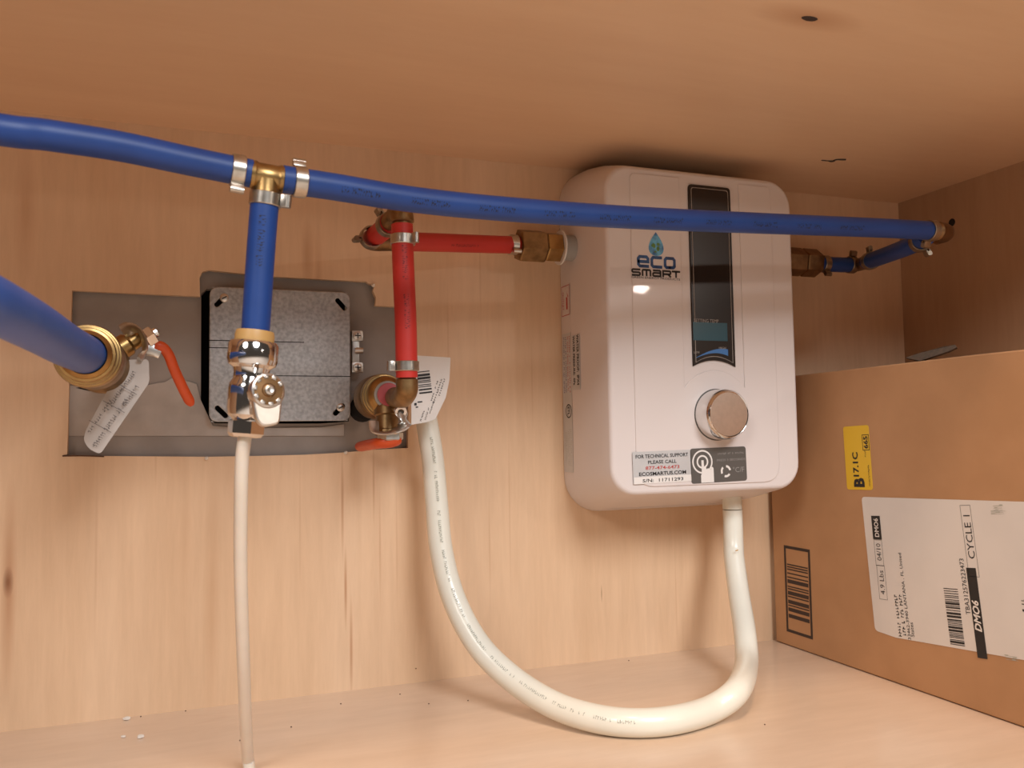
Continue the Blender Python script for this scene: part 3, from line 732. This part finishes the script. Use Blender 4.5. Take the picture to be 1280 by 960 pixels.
# display
d0 = P(862, 233, y=-.0945); dx = .4472; dhw = .0229; dz1 = P(886, 233, y=-.0945).z; dz0 = P(862, 458, y=-.0945).z
darc = lambda hw, z: [(dx + hw - 2 * hw * i / 14, z + .0058 * (1 - ((i - 7) / 7) ** 2)) for i in range(15)]
dol = round_poly([(dx + dhw, dz0 + .02), (dx + dhw, dz1), (dx - dhw, dz1), (dx - dhw, dz0 + .02)], [0, .004, .004, 0]) + darc(dhw, dz0)[::-1]
dsp = plate('display', (0, -.0938, 0), X, Z, [Vector(q) for q in dol], [], .0022, M['glass'], heater, bev=.0004)
ih = dhw - .0026; inn = lambda e: round_poly([(dx + ih - e, dz0 + .02), (dx + ih - e, dz1 - .0028 - e), (dx - ih + e, dz1 - .0028 - e), (dx - ih + e, dz0 + .02)], [0, .003, .003, 0]) + darc(ih - e, dz0 + .0034 + e)[::-1]
plate('border_line', (0, -.0960, 0), X, Z, [Vector(q) for q in inn(0)], [[Vector(q) for q in inn(.0005)]], .0001, M['line'], dsp, smooth=False)
DY = -.09615; DP = lambda px, py: P(px, py, y=DY)
text('SETTING TEMP', DP(883, 401), X, Z, .0265, .0031, M['line'], dsp)
q = DP(888, 414.5); rects('lcd_window', q, X, Z, [(-.0185, -.0085, .0185, .0085)], M['lcd'], dsp)
q0_ = DP(868, 446); b = MB(); vs = []; n = 14
for i in range(n + 1):
    s_ = i / n; x = q0_.x + .002 + .0345 * s_; zc = q0_.z - .0005 + .0085 * math.sin(s_ * 1.9) * 1.0
    th = .0006 + .0062 * s_ ** 1.3
    vs += [(x, DY, zc), (x, DY, zc - th * .9)]
b.add(vs, [(2 * i, 2 * i + 1, 2 * i + 3, 2 * i + 2) for i in range(n)]); b.build('temperature_swoosh', M['swoosh'], dsp, False)
text('LOW', DP(871, 440.5), X, Z, .0060, .0020, M['line'], dsp); text('HIGH', DP(903, 435), X, Z, .0075, .0020, M['line'], dsp)
# knob
KB = Vector((tcx + .0005, -.094, kc.z + .0005))
kn_o = MB().lathe(KB, (0, -1, 0), [(0, .0252), (.0012, .0250), (.0016, .0236)], 48).build('knob_seat', M['chargrey'], heater)
MB().lathe(KB, (0, -1, 0), [(.0012, .0222), (.0022, .0232), (.0175, .0228), (.0195, .0222), (.0210, .0209), (.0214, .0205), (.0211, .0198)], 56).build('knob', M['chrome'], heater)
MB().lathe(KB, (0, -1, 0), [(.0208, .0200), (.0212, .0196)], 56).build('knob_face', M['satin'], heater, label='brushed knob face')
# logo: drop with a globe, stroked letters
lg = HPT(820, 305); b = MB(); n = 40; vs = [lg + Vector((0, -.0001, -.0025))]
for i in range(n):
    a = 2 * math.pi * i / n; x = .0104 * math.sin(a) * (math.sin(a / 2) ** 1.15); z = .0110 * math.cos(a)
    vs.append(lg + Vector((x, -.0001, z)))
b.add(vs, [(0, i + 1, (i + 1) % n + 1) for i in range(n)]); lo = b.build('logo_drop', M['drop'], heater, False, label='blue drop emblem with a globe')
b = MB()
for cx_, cz_, rx_, rz_, s_ in ((-.0026, -.0015, .0024, .0026, 3), (.0018, -.0046, .0016, .0028, 5), (.0022, -.0002, .0021, .0018, 8), (-.001, -.0072, .0018, .0011, 9)):
    r_ = random.Random(s_); m_ = 10; c_ = lg + Vector((cx_, -.0002, cz_))
    b.add([c_ + Vector((math.cos(2 * math.pi * i / m_) * rx_ * r_.uniform(.6, 1.1), 0, math.sin(2 * math.pi * i / m_) * rz_ * r_.uniform(.6, 1.1))) for i in range(m_)], [tuple(range(m_))])
b.build('globe_land', M['leaf'], lo, False)


def strokes(name, lst, c, sx, sz, w, m, parent):
    """square stroked letters: each polyline is in letter units, scaled and laid on the front panel"""
    b = MB()
    for pts in lst:
        q = [Vector((x * sx, z * sz)) for x, z in pts]; L_ = []; R_ = []
        for i in range(len(q)):
            d1 = (q[i] - q[i - 1]).normalized() if i else (q[1] - q[0]).normalized(); d2 = (q[i + 1] - q[i]).normalized() if i < len(q) - 1 else d1
            n1 = Vector((-d1.y, d1.x)); n2 = Vector((-d2.y, d2.x)); mm = (n1 + n2).normalized(); k_ = w / 2 / max(.5, mm.dot(n1))
            e1 = (d1 * -w / 2 if i == 0 else (d1 * w / 2 if i == len(q) - 1 else Vector((0, 0)))) * .6
            L_.append(q[i] + mm * k_ + e1); R_.append(q[i] - mm * k_ + e1)
        vs = [c + Vector((p.x, 0, p.y)) for pr_ in zip(L_, R_) for p in pr_]
        b.add(vs, [(2 * i, 2 * i + 1, 2 * i + 3, 2 * i + 2) for i in range(len(q) - 1)])
    return b.build(name, m, parent, False)


E_ = lambda x: [[(x + 1, .12), (x + .15, .12), (x, .25), (x, .75), (x + .15, .9), (x + .85, .9), (x + 1, .75), (x + 1, .5), (x, .5)]]
C_ = lambda x: [[(x + 1, .12), (x + .15, .12), (x, .25), (x, .75), (x + .15, .9), (x + 1, .9)]]
O_ = lambda x: [[(x + .5, .12), (x + .15, .12), (x, .25), (x, .75), (x + .15, .9), (x + .85, .9), (x + 1, .75), (x + 1, .25), (x + .85, .12), (x + .5, .12)]]
lc = P(797, 334, y=FY - .00012)
strokes('logo_lettering', E_(.1) + C_(1.5) + O_(2.9), lc, .0098, .0110, .0028, M['logoblue'], heater)
lc = P(790.5, 344.3, y=FY - .00012)
sm = [[(1, .9), (.1, .9), (0, .8), (0, .6), (.1, .5), (.9, .5), (1, .4), (1, .2), (.9, .1), (0, .1)],
      [(1.35, .1), (1.35, .8), (1.45, .9), (2.3, .9), (2.4, .8), (2.4, .1)], [(1.88, .9), (1.88, .1)],
      [(2.8, .9), (3.65, .9), (3.75, .8), (3.75, .1), (2.85, .1), (2.75, .2), (2.75, .45), (2.85, .55), (3.75, .55)],
      [(4.1, .1), (4.1, .9), (5.0, .9), (5.1, .8), (5.1, .55), (5.0, .45), (4.1, .45)], [(4.75, .45), (5.1, .1)],
      [(5.35, .9), (6.35, .9)], [(5.85, .9), (5.85, .1)]]
strokes('logo_lettering', sm, lc, .0077, .0064, .0018, M['logodark'], heater)
text('GREEN ENERGY PRODUCTS', P(820, 347.8, y=FY - .0001), X, Z, .0500, .0020, M['logodark'], heater)
# support sticker
u_ = Vector((1, 0, .018)).normalized(); v_ = Vector((-.018, 0, 1)).normalized()
c = HPT(828, 583.5); w_, h_ = .0595, .0285
stk = plate('support_sticker', c + Vector((0, 0, 0)), u_, v_, round_poly([(-w_ / 2, -h_ / 2), (w_ / 2, -h_ / 2), (w_ / 2, h_ / 2), (-w_ / 2, h_ / 2)], .001), [], .0002, M['foil'], heater, smooth=False, label='silver support sticker')
c2 = c + Vector((0, -.0003, 0))
for body, dz, ww, hh, m_, bo in (('FOR TECHNICAL SUPPORT', .0100, .0535, .0033, 'ink', .012), ('PLEASE CALL', .0046, .029, .0031, 'ink', .012), ('877-474-6473', -.0005, .0345, .0031, 'redprint', .012), ('ECOSMARTUS.COM', -.0056, .048, .0033, 'ink', .02), ('S/N:  11711293', -.0115, .0415, .0030, 'ink', .012)):
    text(body, c2 + v_ * dz + Vector((0, -.0001, 0)), u_, v_, ww, hh, M[m_], stk, bold=bo)
rects('serial_strip', c2 - v_ * .0112, u_, v_, [(-.0293, -.003, .0293, .0031)], M['whiteprint'], stk)
# charcoal pictogram sticker
c = HPT(898.5, 581); w_, h_ = .0600, .0318
pic = plate('pictogram_sticker', c, u_, v_, round_poly([(-w_ / 2, -h_ / 2), (w_ / 2, -h_ / 2), (w_ / 2, h_ / 2), (-w_ / 2, h_ / 2)], .003), [], .0002, M['chargrey'], heater, smooth=False, label='charcoal pictogram sticker')


def annulus(name, c, u, v, ro, ri, m, parent, a0=0, a1=360, n=32):
    b = MB(); vs = []
    for i in range(n + 1):
        a = math.radians(a0 + (a1 - a0) * i / n); e_ = u * math.cos(a) + v * math.sin(a); vs += [c + e_ * ro, c + e_ * ri]
    b.add(vs, [(2 * i, 2 * i + 1, 2 * i + 3, 2 * i + 2) for i in range(n)]); return b.build(name, m, parent, False)


c3 = c + Vector((0, -.0003, 0)); t0 = c3 - u_ * .0175 + v_ * .0035
annulus('ring_mark', t0, u_, v_, .0108, .0093, M['whiteprint'], pic); annulus('ring_mark', t0, u_, v_, .0062, .0046, M['whiteprint'], pic)
hand = [(-.0012, .0015), (.0012, .0015), (.0014, -.0055), (.0034, -.0048), (.0040, -.0070), (.0058, -.0060), (.0068, -.0075), (.0085, -.0072), (.0088, -.0055), (.0102, -.0050), (.0114, -.0062), (.0114, -.0190), (-.0022, -.0190), (-.0022, -.0125), (-.0012, -.0105)]
plate('hand_mark', t0 + Vector((0, 0, 0)), u_, v_, [Vector(q) for q in hand], [], .0001, M['whiteprint'], pic, smooth=False)
r0 = c3 + u_ * .0072 - v_ * .0062
for a in (10, 130, 250): annulus('arrow_mark', r0, u_, v_, .0056, .0036, M['whiteprint'], pic, a, a + 75, 8)
text('°C/F', c3 + u_ * .0210 - v_ * .0052, u_, v_, .0125, .0050, M['greyprint'], pic)
text('PRESS 3 SECONDS', c3 + u_ * .0135 + v_ * .0042, u_, v_, .031, .0020, M['greyprint'], pic)
rects('printed_line', c3 + u_ * .0135 + v_ * .0100, u_, v_, scribble(.029, .0018, 18, 4), M['greyprint'], pic)
# side stickers (on the left flank, reading downwards)
def flank(d_):                                           # x of the left flank at depth d_
    pr_ = [(.0240, .1050), (.050, .1040), (.078, .1022), (.087, .1010)]
    for (a, ra), (b_, rb_) in zip(pr_, pr_[1:]):
        if d_ <= b_: return cx - (ra + (rb_ - ra) * (d_ - a) / (b_ - a)) - .00025
    return cx - .101


D_ = Vector((0, 0, -1)); OUT = Vector((0, -1, 0)); TR = .1045
fx = cx - TR - .0002


def flank_plate(name, y0, y1, z0, z1, m, x=None):
    xx = fx if x is None else x
    return plate(name, (xx, 0, 0), D_, OUT, [(-z1, -y1), (-z0, -y1), (-z0, -y0), (-z1, -y0)], [], .0002, m, heater, smooth=False)


def onflank(px, py, x): q = P(px, py, x=x); return Vector((x, q.y, q.z))


# outlet mark
a = onflank(703, 358, fx); c_ = onflank(718, 392, fx); oc = Vector((fx - .0003, -.0125, (a.z + c_.z) / 2)); oh = a.z - c_.z
st1 = flank_plate('outlet_sticker', -.0222, -.0025, oc.z - oh / 2, oc.z + oh / 2, M['white'])
rects('red_frame', oc, D_, OUT, frame_rects(oh * .96, .0185, .0007), M['redprint'], st1)
b = MB(); b.add([oc + D_ * x + OUT * y for x, y in ((-.0085, .003), (-.003, .0068), (-.003, .0048), (.009, .0048), (.009, .0012), (-.003, .0012), (-.003, -.0008))], [(0, 1, 2), (3, 4, 5), (2, 3, 5)]); b.build('red_arrow', M['redprint'], st1, False)
text('OUTLET', oc - OUT * .0055, D_, OUT, .018, .0038, M['redprint'], st1)
za = onflank(704, 418, fx).z; zb_ = onflank(706, 590, fx).z
st2 = flank_plate('rating_sticker', -.0228, -.0022, zb_, za, M['foil'])
for i, (yy, m_, n_) in enumerate(((-.006, 'blueprint', 16), (-.0105, 'blueprint', 14), (-.015, 'redprint', 16), (-.0195, 'redprint', 13))):
    rects('printed_line', Vector((fx - .0003, yy, za - .031)), D_, OUT, scribble(.055, .0026, n_ * 2, i + 3), M[m_], st2)
zc_ = onflank(710, 514, fx).z
annulus('listing_ring', Vector((fx - .0003, -.0150, zc_)), D_, OUT, .0068, .0056, M['ink'], st2)
text('ETL', Vector((fx - .0003, -.0150, zc_)), D_, OUT, .0085, .0050, M['ink'], st2, bold=.03)
for i, yy in enumerate((-.006, -.009, -.0125, -.016, -.0195)):
    rects('printed_line', Vector((fx - .0003, yy, (zb_ + zc_) / 2 - .006)), D_, OUT, scribble(.036 if i > 1 else .030, .0014, 20, i + 13), M['inkpale'], st2)
fx2 = flank(.034); za = onflank(720, 418, fx2).z; zb_ = onflank(722, 487, fx2).z
st3 = flank_plate('waterproof_sticker', -.0425, -.0255, zb_, za, M['foil'], fx2)
text('WATER PROOF:  IPX4', Vector((fx2 - .0003, -.0385, (za + zb_) / 2 + .002)), D_, OUT, (za - zb_) * .92, .0052, M['ink'], st3, bold=.03)
text('WATER PRESSURE:  0Pa', Vector((fx2 - .0003, -.0300, (za + zb_) / 2 + .002)), D_, OUT, (za - zb_) * .90, .0046, M['ink'], st3, bold=.03)
MB().lathe((cx + .1035, -.04, P(999, 535, y=-.05).z), (1, 0, 0), [(0, .0022), (.002, .002)], 10).build('side_screw', M['dark'], heater)

gq = P(916, 640, y=-.0505)
MB().lathe((gq.x, -.050, .1456), (0, 0, 1), [(0, .0085), (.0003, .0095), (.006, .0095), (.016, .0095)], 26).build('cable_gland', M['hose'], heater)
# ------------------------------------------------------------------ white conduit looping from the heater to the valve
zf = .0104
cp = [P(529, 505, y=-.040), P(534, 530, y=-.042), P(541, 575, y=-.046), P(546, 630, y=-.050), P(552, 690, y=-.057), P(568, 750, y=-.070), P(598, 806, y=-.092), P(640, 848, y=-.118), P(690, 880, y=-.150)]
cp += [P(740, 897, z=zf + .001), P(790, 903.5, z=zf), P(842, 900, z=zf), P(890, 886, z=zf + .0005), P(922, 862, z=zf + .010), P(933, 829, y=-.128), P(931, 790, y=-.104), P(924, 745, y=-.078), P(918, 700, y=-.060), P(917, 682, y=-.054)]
cp += [Vector((gq.x, -.0502, .1350)), Vector((gq.x, -.050, .1451))]
ph = spline(cp, 8); n = len(ph)
t = thing('conduit', 'thick white flexible conduit looping over the cabinet floor up to the heater', 'conduit', (ph[80].x, ph[80].y, 0))
MB().tube(ph, [.0094 + .0009 * math.sin(math.pi * min(1, i / (n - 1) * 1.05)) for i in range(n)], 26).build('tube', M['hose'], t)
pipe_print(t, ph, .0103, Vector((-.15, -1, .35)), .04, .36, .034, .028, .0026, M['inkpale'])
for a, c in ((921, 688), (922, 704)):
    q = P(a, c, y=-.0695); MB().box(q, (1, 0, .2), (0, 1, 0), (0, 0, 1), .003, .0006, .0009).build('scuff', M['tan'], t, False)

# ------------------------------------------------------------------ cardboard parcel
BX = .573; BZ = .2790; BY0 = -.007; BY1 = -.415; BXR = .764
box = thing('cardboard_box', 'brown cardboard shipping box standing on the floor right of the heater', 'box', ((BX + BXR) / 2, (BY0 + BY1) / 2, 0))
g = .0035


def panel(name, outline, o, u, v, thick, lab=None):
    return plate(name, o, u, v, [Vector(q) for q in outline], [], thick, M['card'], box, bev=.0012, label=lab)


Yv = Vector((0, 1, 0))
# side facing the heater: u = -y, v = z, grows along -x ... built as a panel whose outer face lies at x = BX
sp_ = panel('side_panel', [(0, .0006), (-BY1 + BY0, .0006), (-BY1 + BY0, BZ), (-BY1 * .62, BZ + .0006), (.13, BZ - .0004), (0, BZ - .001)], (BX + g, BY0, 0), (0, -1, 0), (0, 0, 1), g, None)
panel('side_panel', [(0, .0006), (-BY1 + BY0, .0006), (-BY1 + BY0, BZ), (0, BZ)], (BXR, BY0, 0), (0, -1, 0), (0, 0, 1), g)
panel('end_panel', [(0, .0006), (BXR - BX - 2 * g, .0006), (BXR - BX - 2 * g, BZ - .001), (0, BZ - .001)], (BX + g, BY0, 0), (1, 0, 0), (0, 0, 1), g)
panel('end_panel', [(0, .0006), (BXR - BX - 2 * g, .0006), (BXR - BX - 2 * g, BZ - .001), (0, BZ - .001)], (BX + g, BY1 + g, 0), (1, 0, 0), (0, 0, 1), g)
panel('base_panel', [(0, 0), (BXR - BX - 2 * g, 0), (BXR - BX - 2 * g, BY0 - BY1 - 2 * g), (0, BY0 - BY1 - 2 * g)], (BX + g, BY1 + g, .0008), (1, 0, 0), (0, 1, 0), g)
tw = (BXR - BX) / 2


def flap(name, ya, yb, ang, m=None, left=True, lift=0.0):
    d_ = Vector((math.cos(ang), 0, math.sin(ang))); o_ = Vector((BX + .0012, ya, BZ - .0005 + lift)) if left else Vector((BXR - .0012, ya, BZ - .0005))
    if not left: d_.x = -d_.x
    b = MB(); n_ = d_.cross(Vector((0, -1, 0))) if left else Vector((0, -1, 0)).cross(d_)
    w = yb - ya
    b.box(o_ + d_ * tw * .49 + Vector((0, w / 2, 0)) + n_ * .0017, d_, Vector((0, 1, 0)), n_, tw * .98, abs(w), .003, .0008)
    return b.build(name, M['card'], box)


flap('top_flap', -.414, -.215, math.radians(1.5)); flap('top_flap', -.208, -.016, math.radians(-2.0)); flap('top_flap', -.413, -.016, math.radians(-1.0), left=False)
# the torn end of a flap sticking up, its shade put into the colour
b = MB(); pts = [P(1132, 447, x=BX + .004), P(1150, 441, x=BX + .010), P(1180, 433, x=BX + .018), P(1194, 431, x=BX + .022), P(1196, 434, x=BX + .022), P(1186, 439, x=BX + .018), P(1165, 446, x=BX + .008), P(1150, 451, x=BX + .004)]
b.add(pts + [q + Vector((.003, .002, -.001)) for q in pts], [tuple(range(8)), tuple(range(8, 16))[::-1]] + [(i, (i + 1) % 8, 8 + (i + 1) % 8, 8 + i) for i in range(8)])
b.build('torn_flap_edge', M['cardshade'], box, False, label='torn flap edge sticking up, darkened with painted shade')
# printed barcode on the cardboard
FX = BX - .00015; U = Vector((0, 0, 1)); V = Vector((0, 1, 0)); B = lambda px, py, e=0.0: P(px, py, x=FX - e)
u_ = (P(976.5, 682, x=FX) - P(987, 790, x=FX)).normalized(); v_ = Vector((0, u_.z, -u_.y))
c = B(997.5, 739); w_ = .0885; h_ = .0400
pbm = rects('box_barcode', c, U, V, frame_rects(w_, h_, .0030) + [(a + 0, b_ * 1, cc, d_) for a, b_, cc, d_ in [(x0, -h_ / 2 + .004, x1, h_ / 2 - .004) for x0, _, x1, _ in bars(w_ * .66, h_, 26, 11)]], M['cardink'], box)
pbm['label'] = 'black printed barcode frame'
# yellow sticker
cs = [B(*q) for q in [(1054, 533), (1086, 532), (1091, 611), (1059, 613)]]
ctr = sum(cs, Vector()) / 4; w_ = .0590; h_ = .0325
u_ = Vector((0, .04, 1)).normalized(); v_ = Vector((0, 1, -.04)).normalized()
ys = plate('yellow_sticker', ctr, u_, v_, round_poly([(-w_ / 2, -h_ / 2), (w_ / 2, -h_ / 2), (w_ / 2, h_ / 2), (-w_ / 2, h_ / 2)], .003), [], .0002, M['yellow'], box, smooth=False, label='yellow sorting sticker')
y2 = lambda px, py: P(px, py, x=FX - .00035)
text('B', y2(1074, 603), u_, v_, .0085, .0135, M['ink'], ys, bold=.05)
text('17.1C', y2(1069.5, 580.5), u_, v_, .0225, .0072, M['ink'], ys, bold=.03)
rects('number_frame', y2(1082, 553), u_, v_, frame_rects(.0145, .0085, .0006), M['ink'], ys)
text('665', y2(1082, 553), u_, v_, .0115, .0055, M['ink'], ys, bold=.03)
rects('printed_line', y2(1086.5, 596), u_, v_, scribble(.022, .0018, 16, 2), M['ink'], ys); rects('printed_line', y2(1081.5, 567), u_, v_, scribble(.006, .0018, 5, 3), M['ink'], ys)
# shipping label
cs = [B(*q) for q in [(1077, 621), (1290, 627.5), (1290, 828), (1280, 825), (1120, 797), (1094, 788)]]
o_ = cs[0]; loc = lambda q: Vector(((q.z - o_.z), (q.y - o_.y)))
lab = plate('shipping_label', o_, U, V, round_poly([loc(q) for q in cs], [.004, .002, .002, .001, .001, .004]), [], .0002, M['paper'], box, smooth=False, label='white shipping label')
l2 = lambda px, py: P(px, py, x=FX - .00035)
u_ = Vector((0, .072, 1)).normalized(); v_ = Vector((0, 1, -.072)).normalized()
rects('black_block', l2(1095.5, 659.5), u_, v_, [(-.0105, -.0052, .0105, .0052)], M['ink'], lab)
text('DMO6', P(1095.5, 659.5, x=FX - .0005), u_, v_, .0165, .0052, M['whiteprint'], lab, bold=.02)
rects('text_frame', l2(1098.5, 691), u_, v_, frame_rects(.0230, .0095, .0003), M['ink'], lab); text('04/10', l2(1098.5, 690), u_, v_, .0150, .0052, M['ink'], lab)
rects('text_frame', l2(1102.5, 728), u_, v_, frame_rects(.0300, .0095, .0003), M['ink'], lab); text('4.9 Lbs', l2(1102.5, 728), u_, v_, .0210, .0052, M['ink'], lab)
ua = Vector((0, .10, 1)).normalized(); va_ = Vector((0, 1, -.10)).normalized()
rects('printed_line', l2(1122.5, 769), ua, va_, scribble(.036, .0036, 14, 21), M['ink'], lab); rects('printed_line', l2(1128, 768), ua, va_, scribble(.040, .0036, 16, 22), M['ink'], lab)
text('33462-3940 LANTANA , FL United', l2(1131, 745), ua, va_, .073, .0038, M['ink'], lab); text('States', l2(1140, 787), ua, va_, .0120, .0036, M['ink'], lab)
rects('barcode', l2(1192.5, 770.5), ua, va_, bars(.0450, .0140, 44, 8), M['ink'], lab)
text('TBA312576223473', l2(1206, 733), ua, va_, .0435, .0042, M['ink'], lab)
rects('text_frame', l2(1211.8, 676), ua, va_, frame_rects(.0560, .0098, .0003), M['ink'], lab); text('CYCLE 1', l2(1211.5, 671), ua, va_, .0340, .0062, M['ink'], lab)
rects('black_block', l2(1220.8, 766), ua, va_, [(-.0345, -.0045, .0345, .0045)], M['ink'], lab); text('DMO6', P(1221, 770, x=FX - .0005), ua, va_, .0240, .0064, M['whiteprint'], lab, bold=.03, shear=.25)
rects('printed_line', l2(1248, 634), ua, va_, scribble(.005, .0090, 3, 31), M['inkpale'], lab); rects('printed_line', l2(1248, 640), ua, va_, scribble(.003, .0130, 3, 32), M['inkpale'], lab)
rects('printed_line', l2(1265, 822), ua, va_, scribble(.004, .0110, 3, 33), M['inkpale'], lab); rects('printed_line', l2(1281, 756), ua, va_, scribble(.0100, .0050, 4, 34), M['ink'], lab)

# ------------------------------------------------------------------ crumbs on the floor
for i, (a, c, r_, lb) in enumerate(((158, 900, .0022, 'largest white plaster crumb on the floor below the back wall'), (175.5, 922.5, .0020, 'white plaster crumb on the floor, nearest the front of the three'), (154, 922, .0014, 'smallest white plaster crumb, left of the two others on the floor'))):
    q = P(a, c, z=.0); rr = random.Random(i); bm = bmesh.new(); bmesh.ops.create_icosphere(bm, subdivisions=2, radius=r_)
    for v__ in bm.verts: v__.co = Vector((v__.co.x * 1.3, v__.co.y, max(v__.co.z * .7, -r_ * .5))) * rr.uniform(.8, 1.15)
    zm = min(v__.co.z for v__ in bm.verts); bm.verts.index_update()
    o = MB().add([q + v__.co - Vector((0, 0, zm)) for v__ in bm.verts], [tuple(x.index for x in f_.verts) for f_ in bm.faces]).build('plaster_crumb', M['crumb'], None, True); bm.free()
    tag(o, lb, 'crumb', 'plaster crumbs on the floor')
b = MB(); rr = random.Random(5)
for a, c in ((232, 889), (176, 896), (364, 909), (426, 880), (500, 868), (536, 880), (786, 826), (585, 876), (956, 906), (520, 836), (300, 926), (210, 884), (640, 852)):
    q = P(a, c, z=0) if c > 840 or a > 700 else P(a, c, y=-.001); b.lathe(q, (0, 0, 1), [(0, .0006), (.0004, .0006), (.0007, .0002)], 7)
tag(b.build('sawdust', M['speck'], None), 'scattered dark specks of dirt on the cabinet floor', 'dirt', kind='stuff')
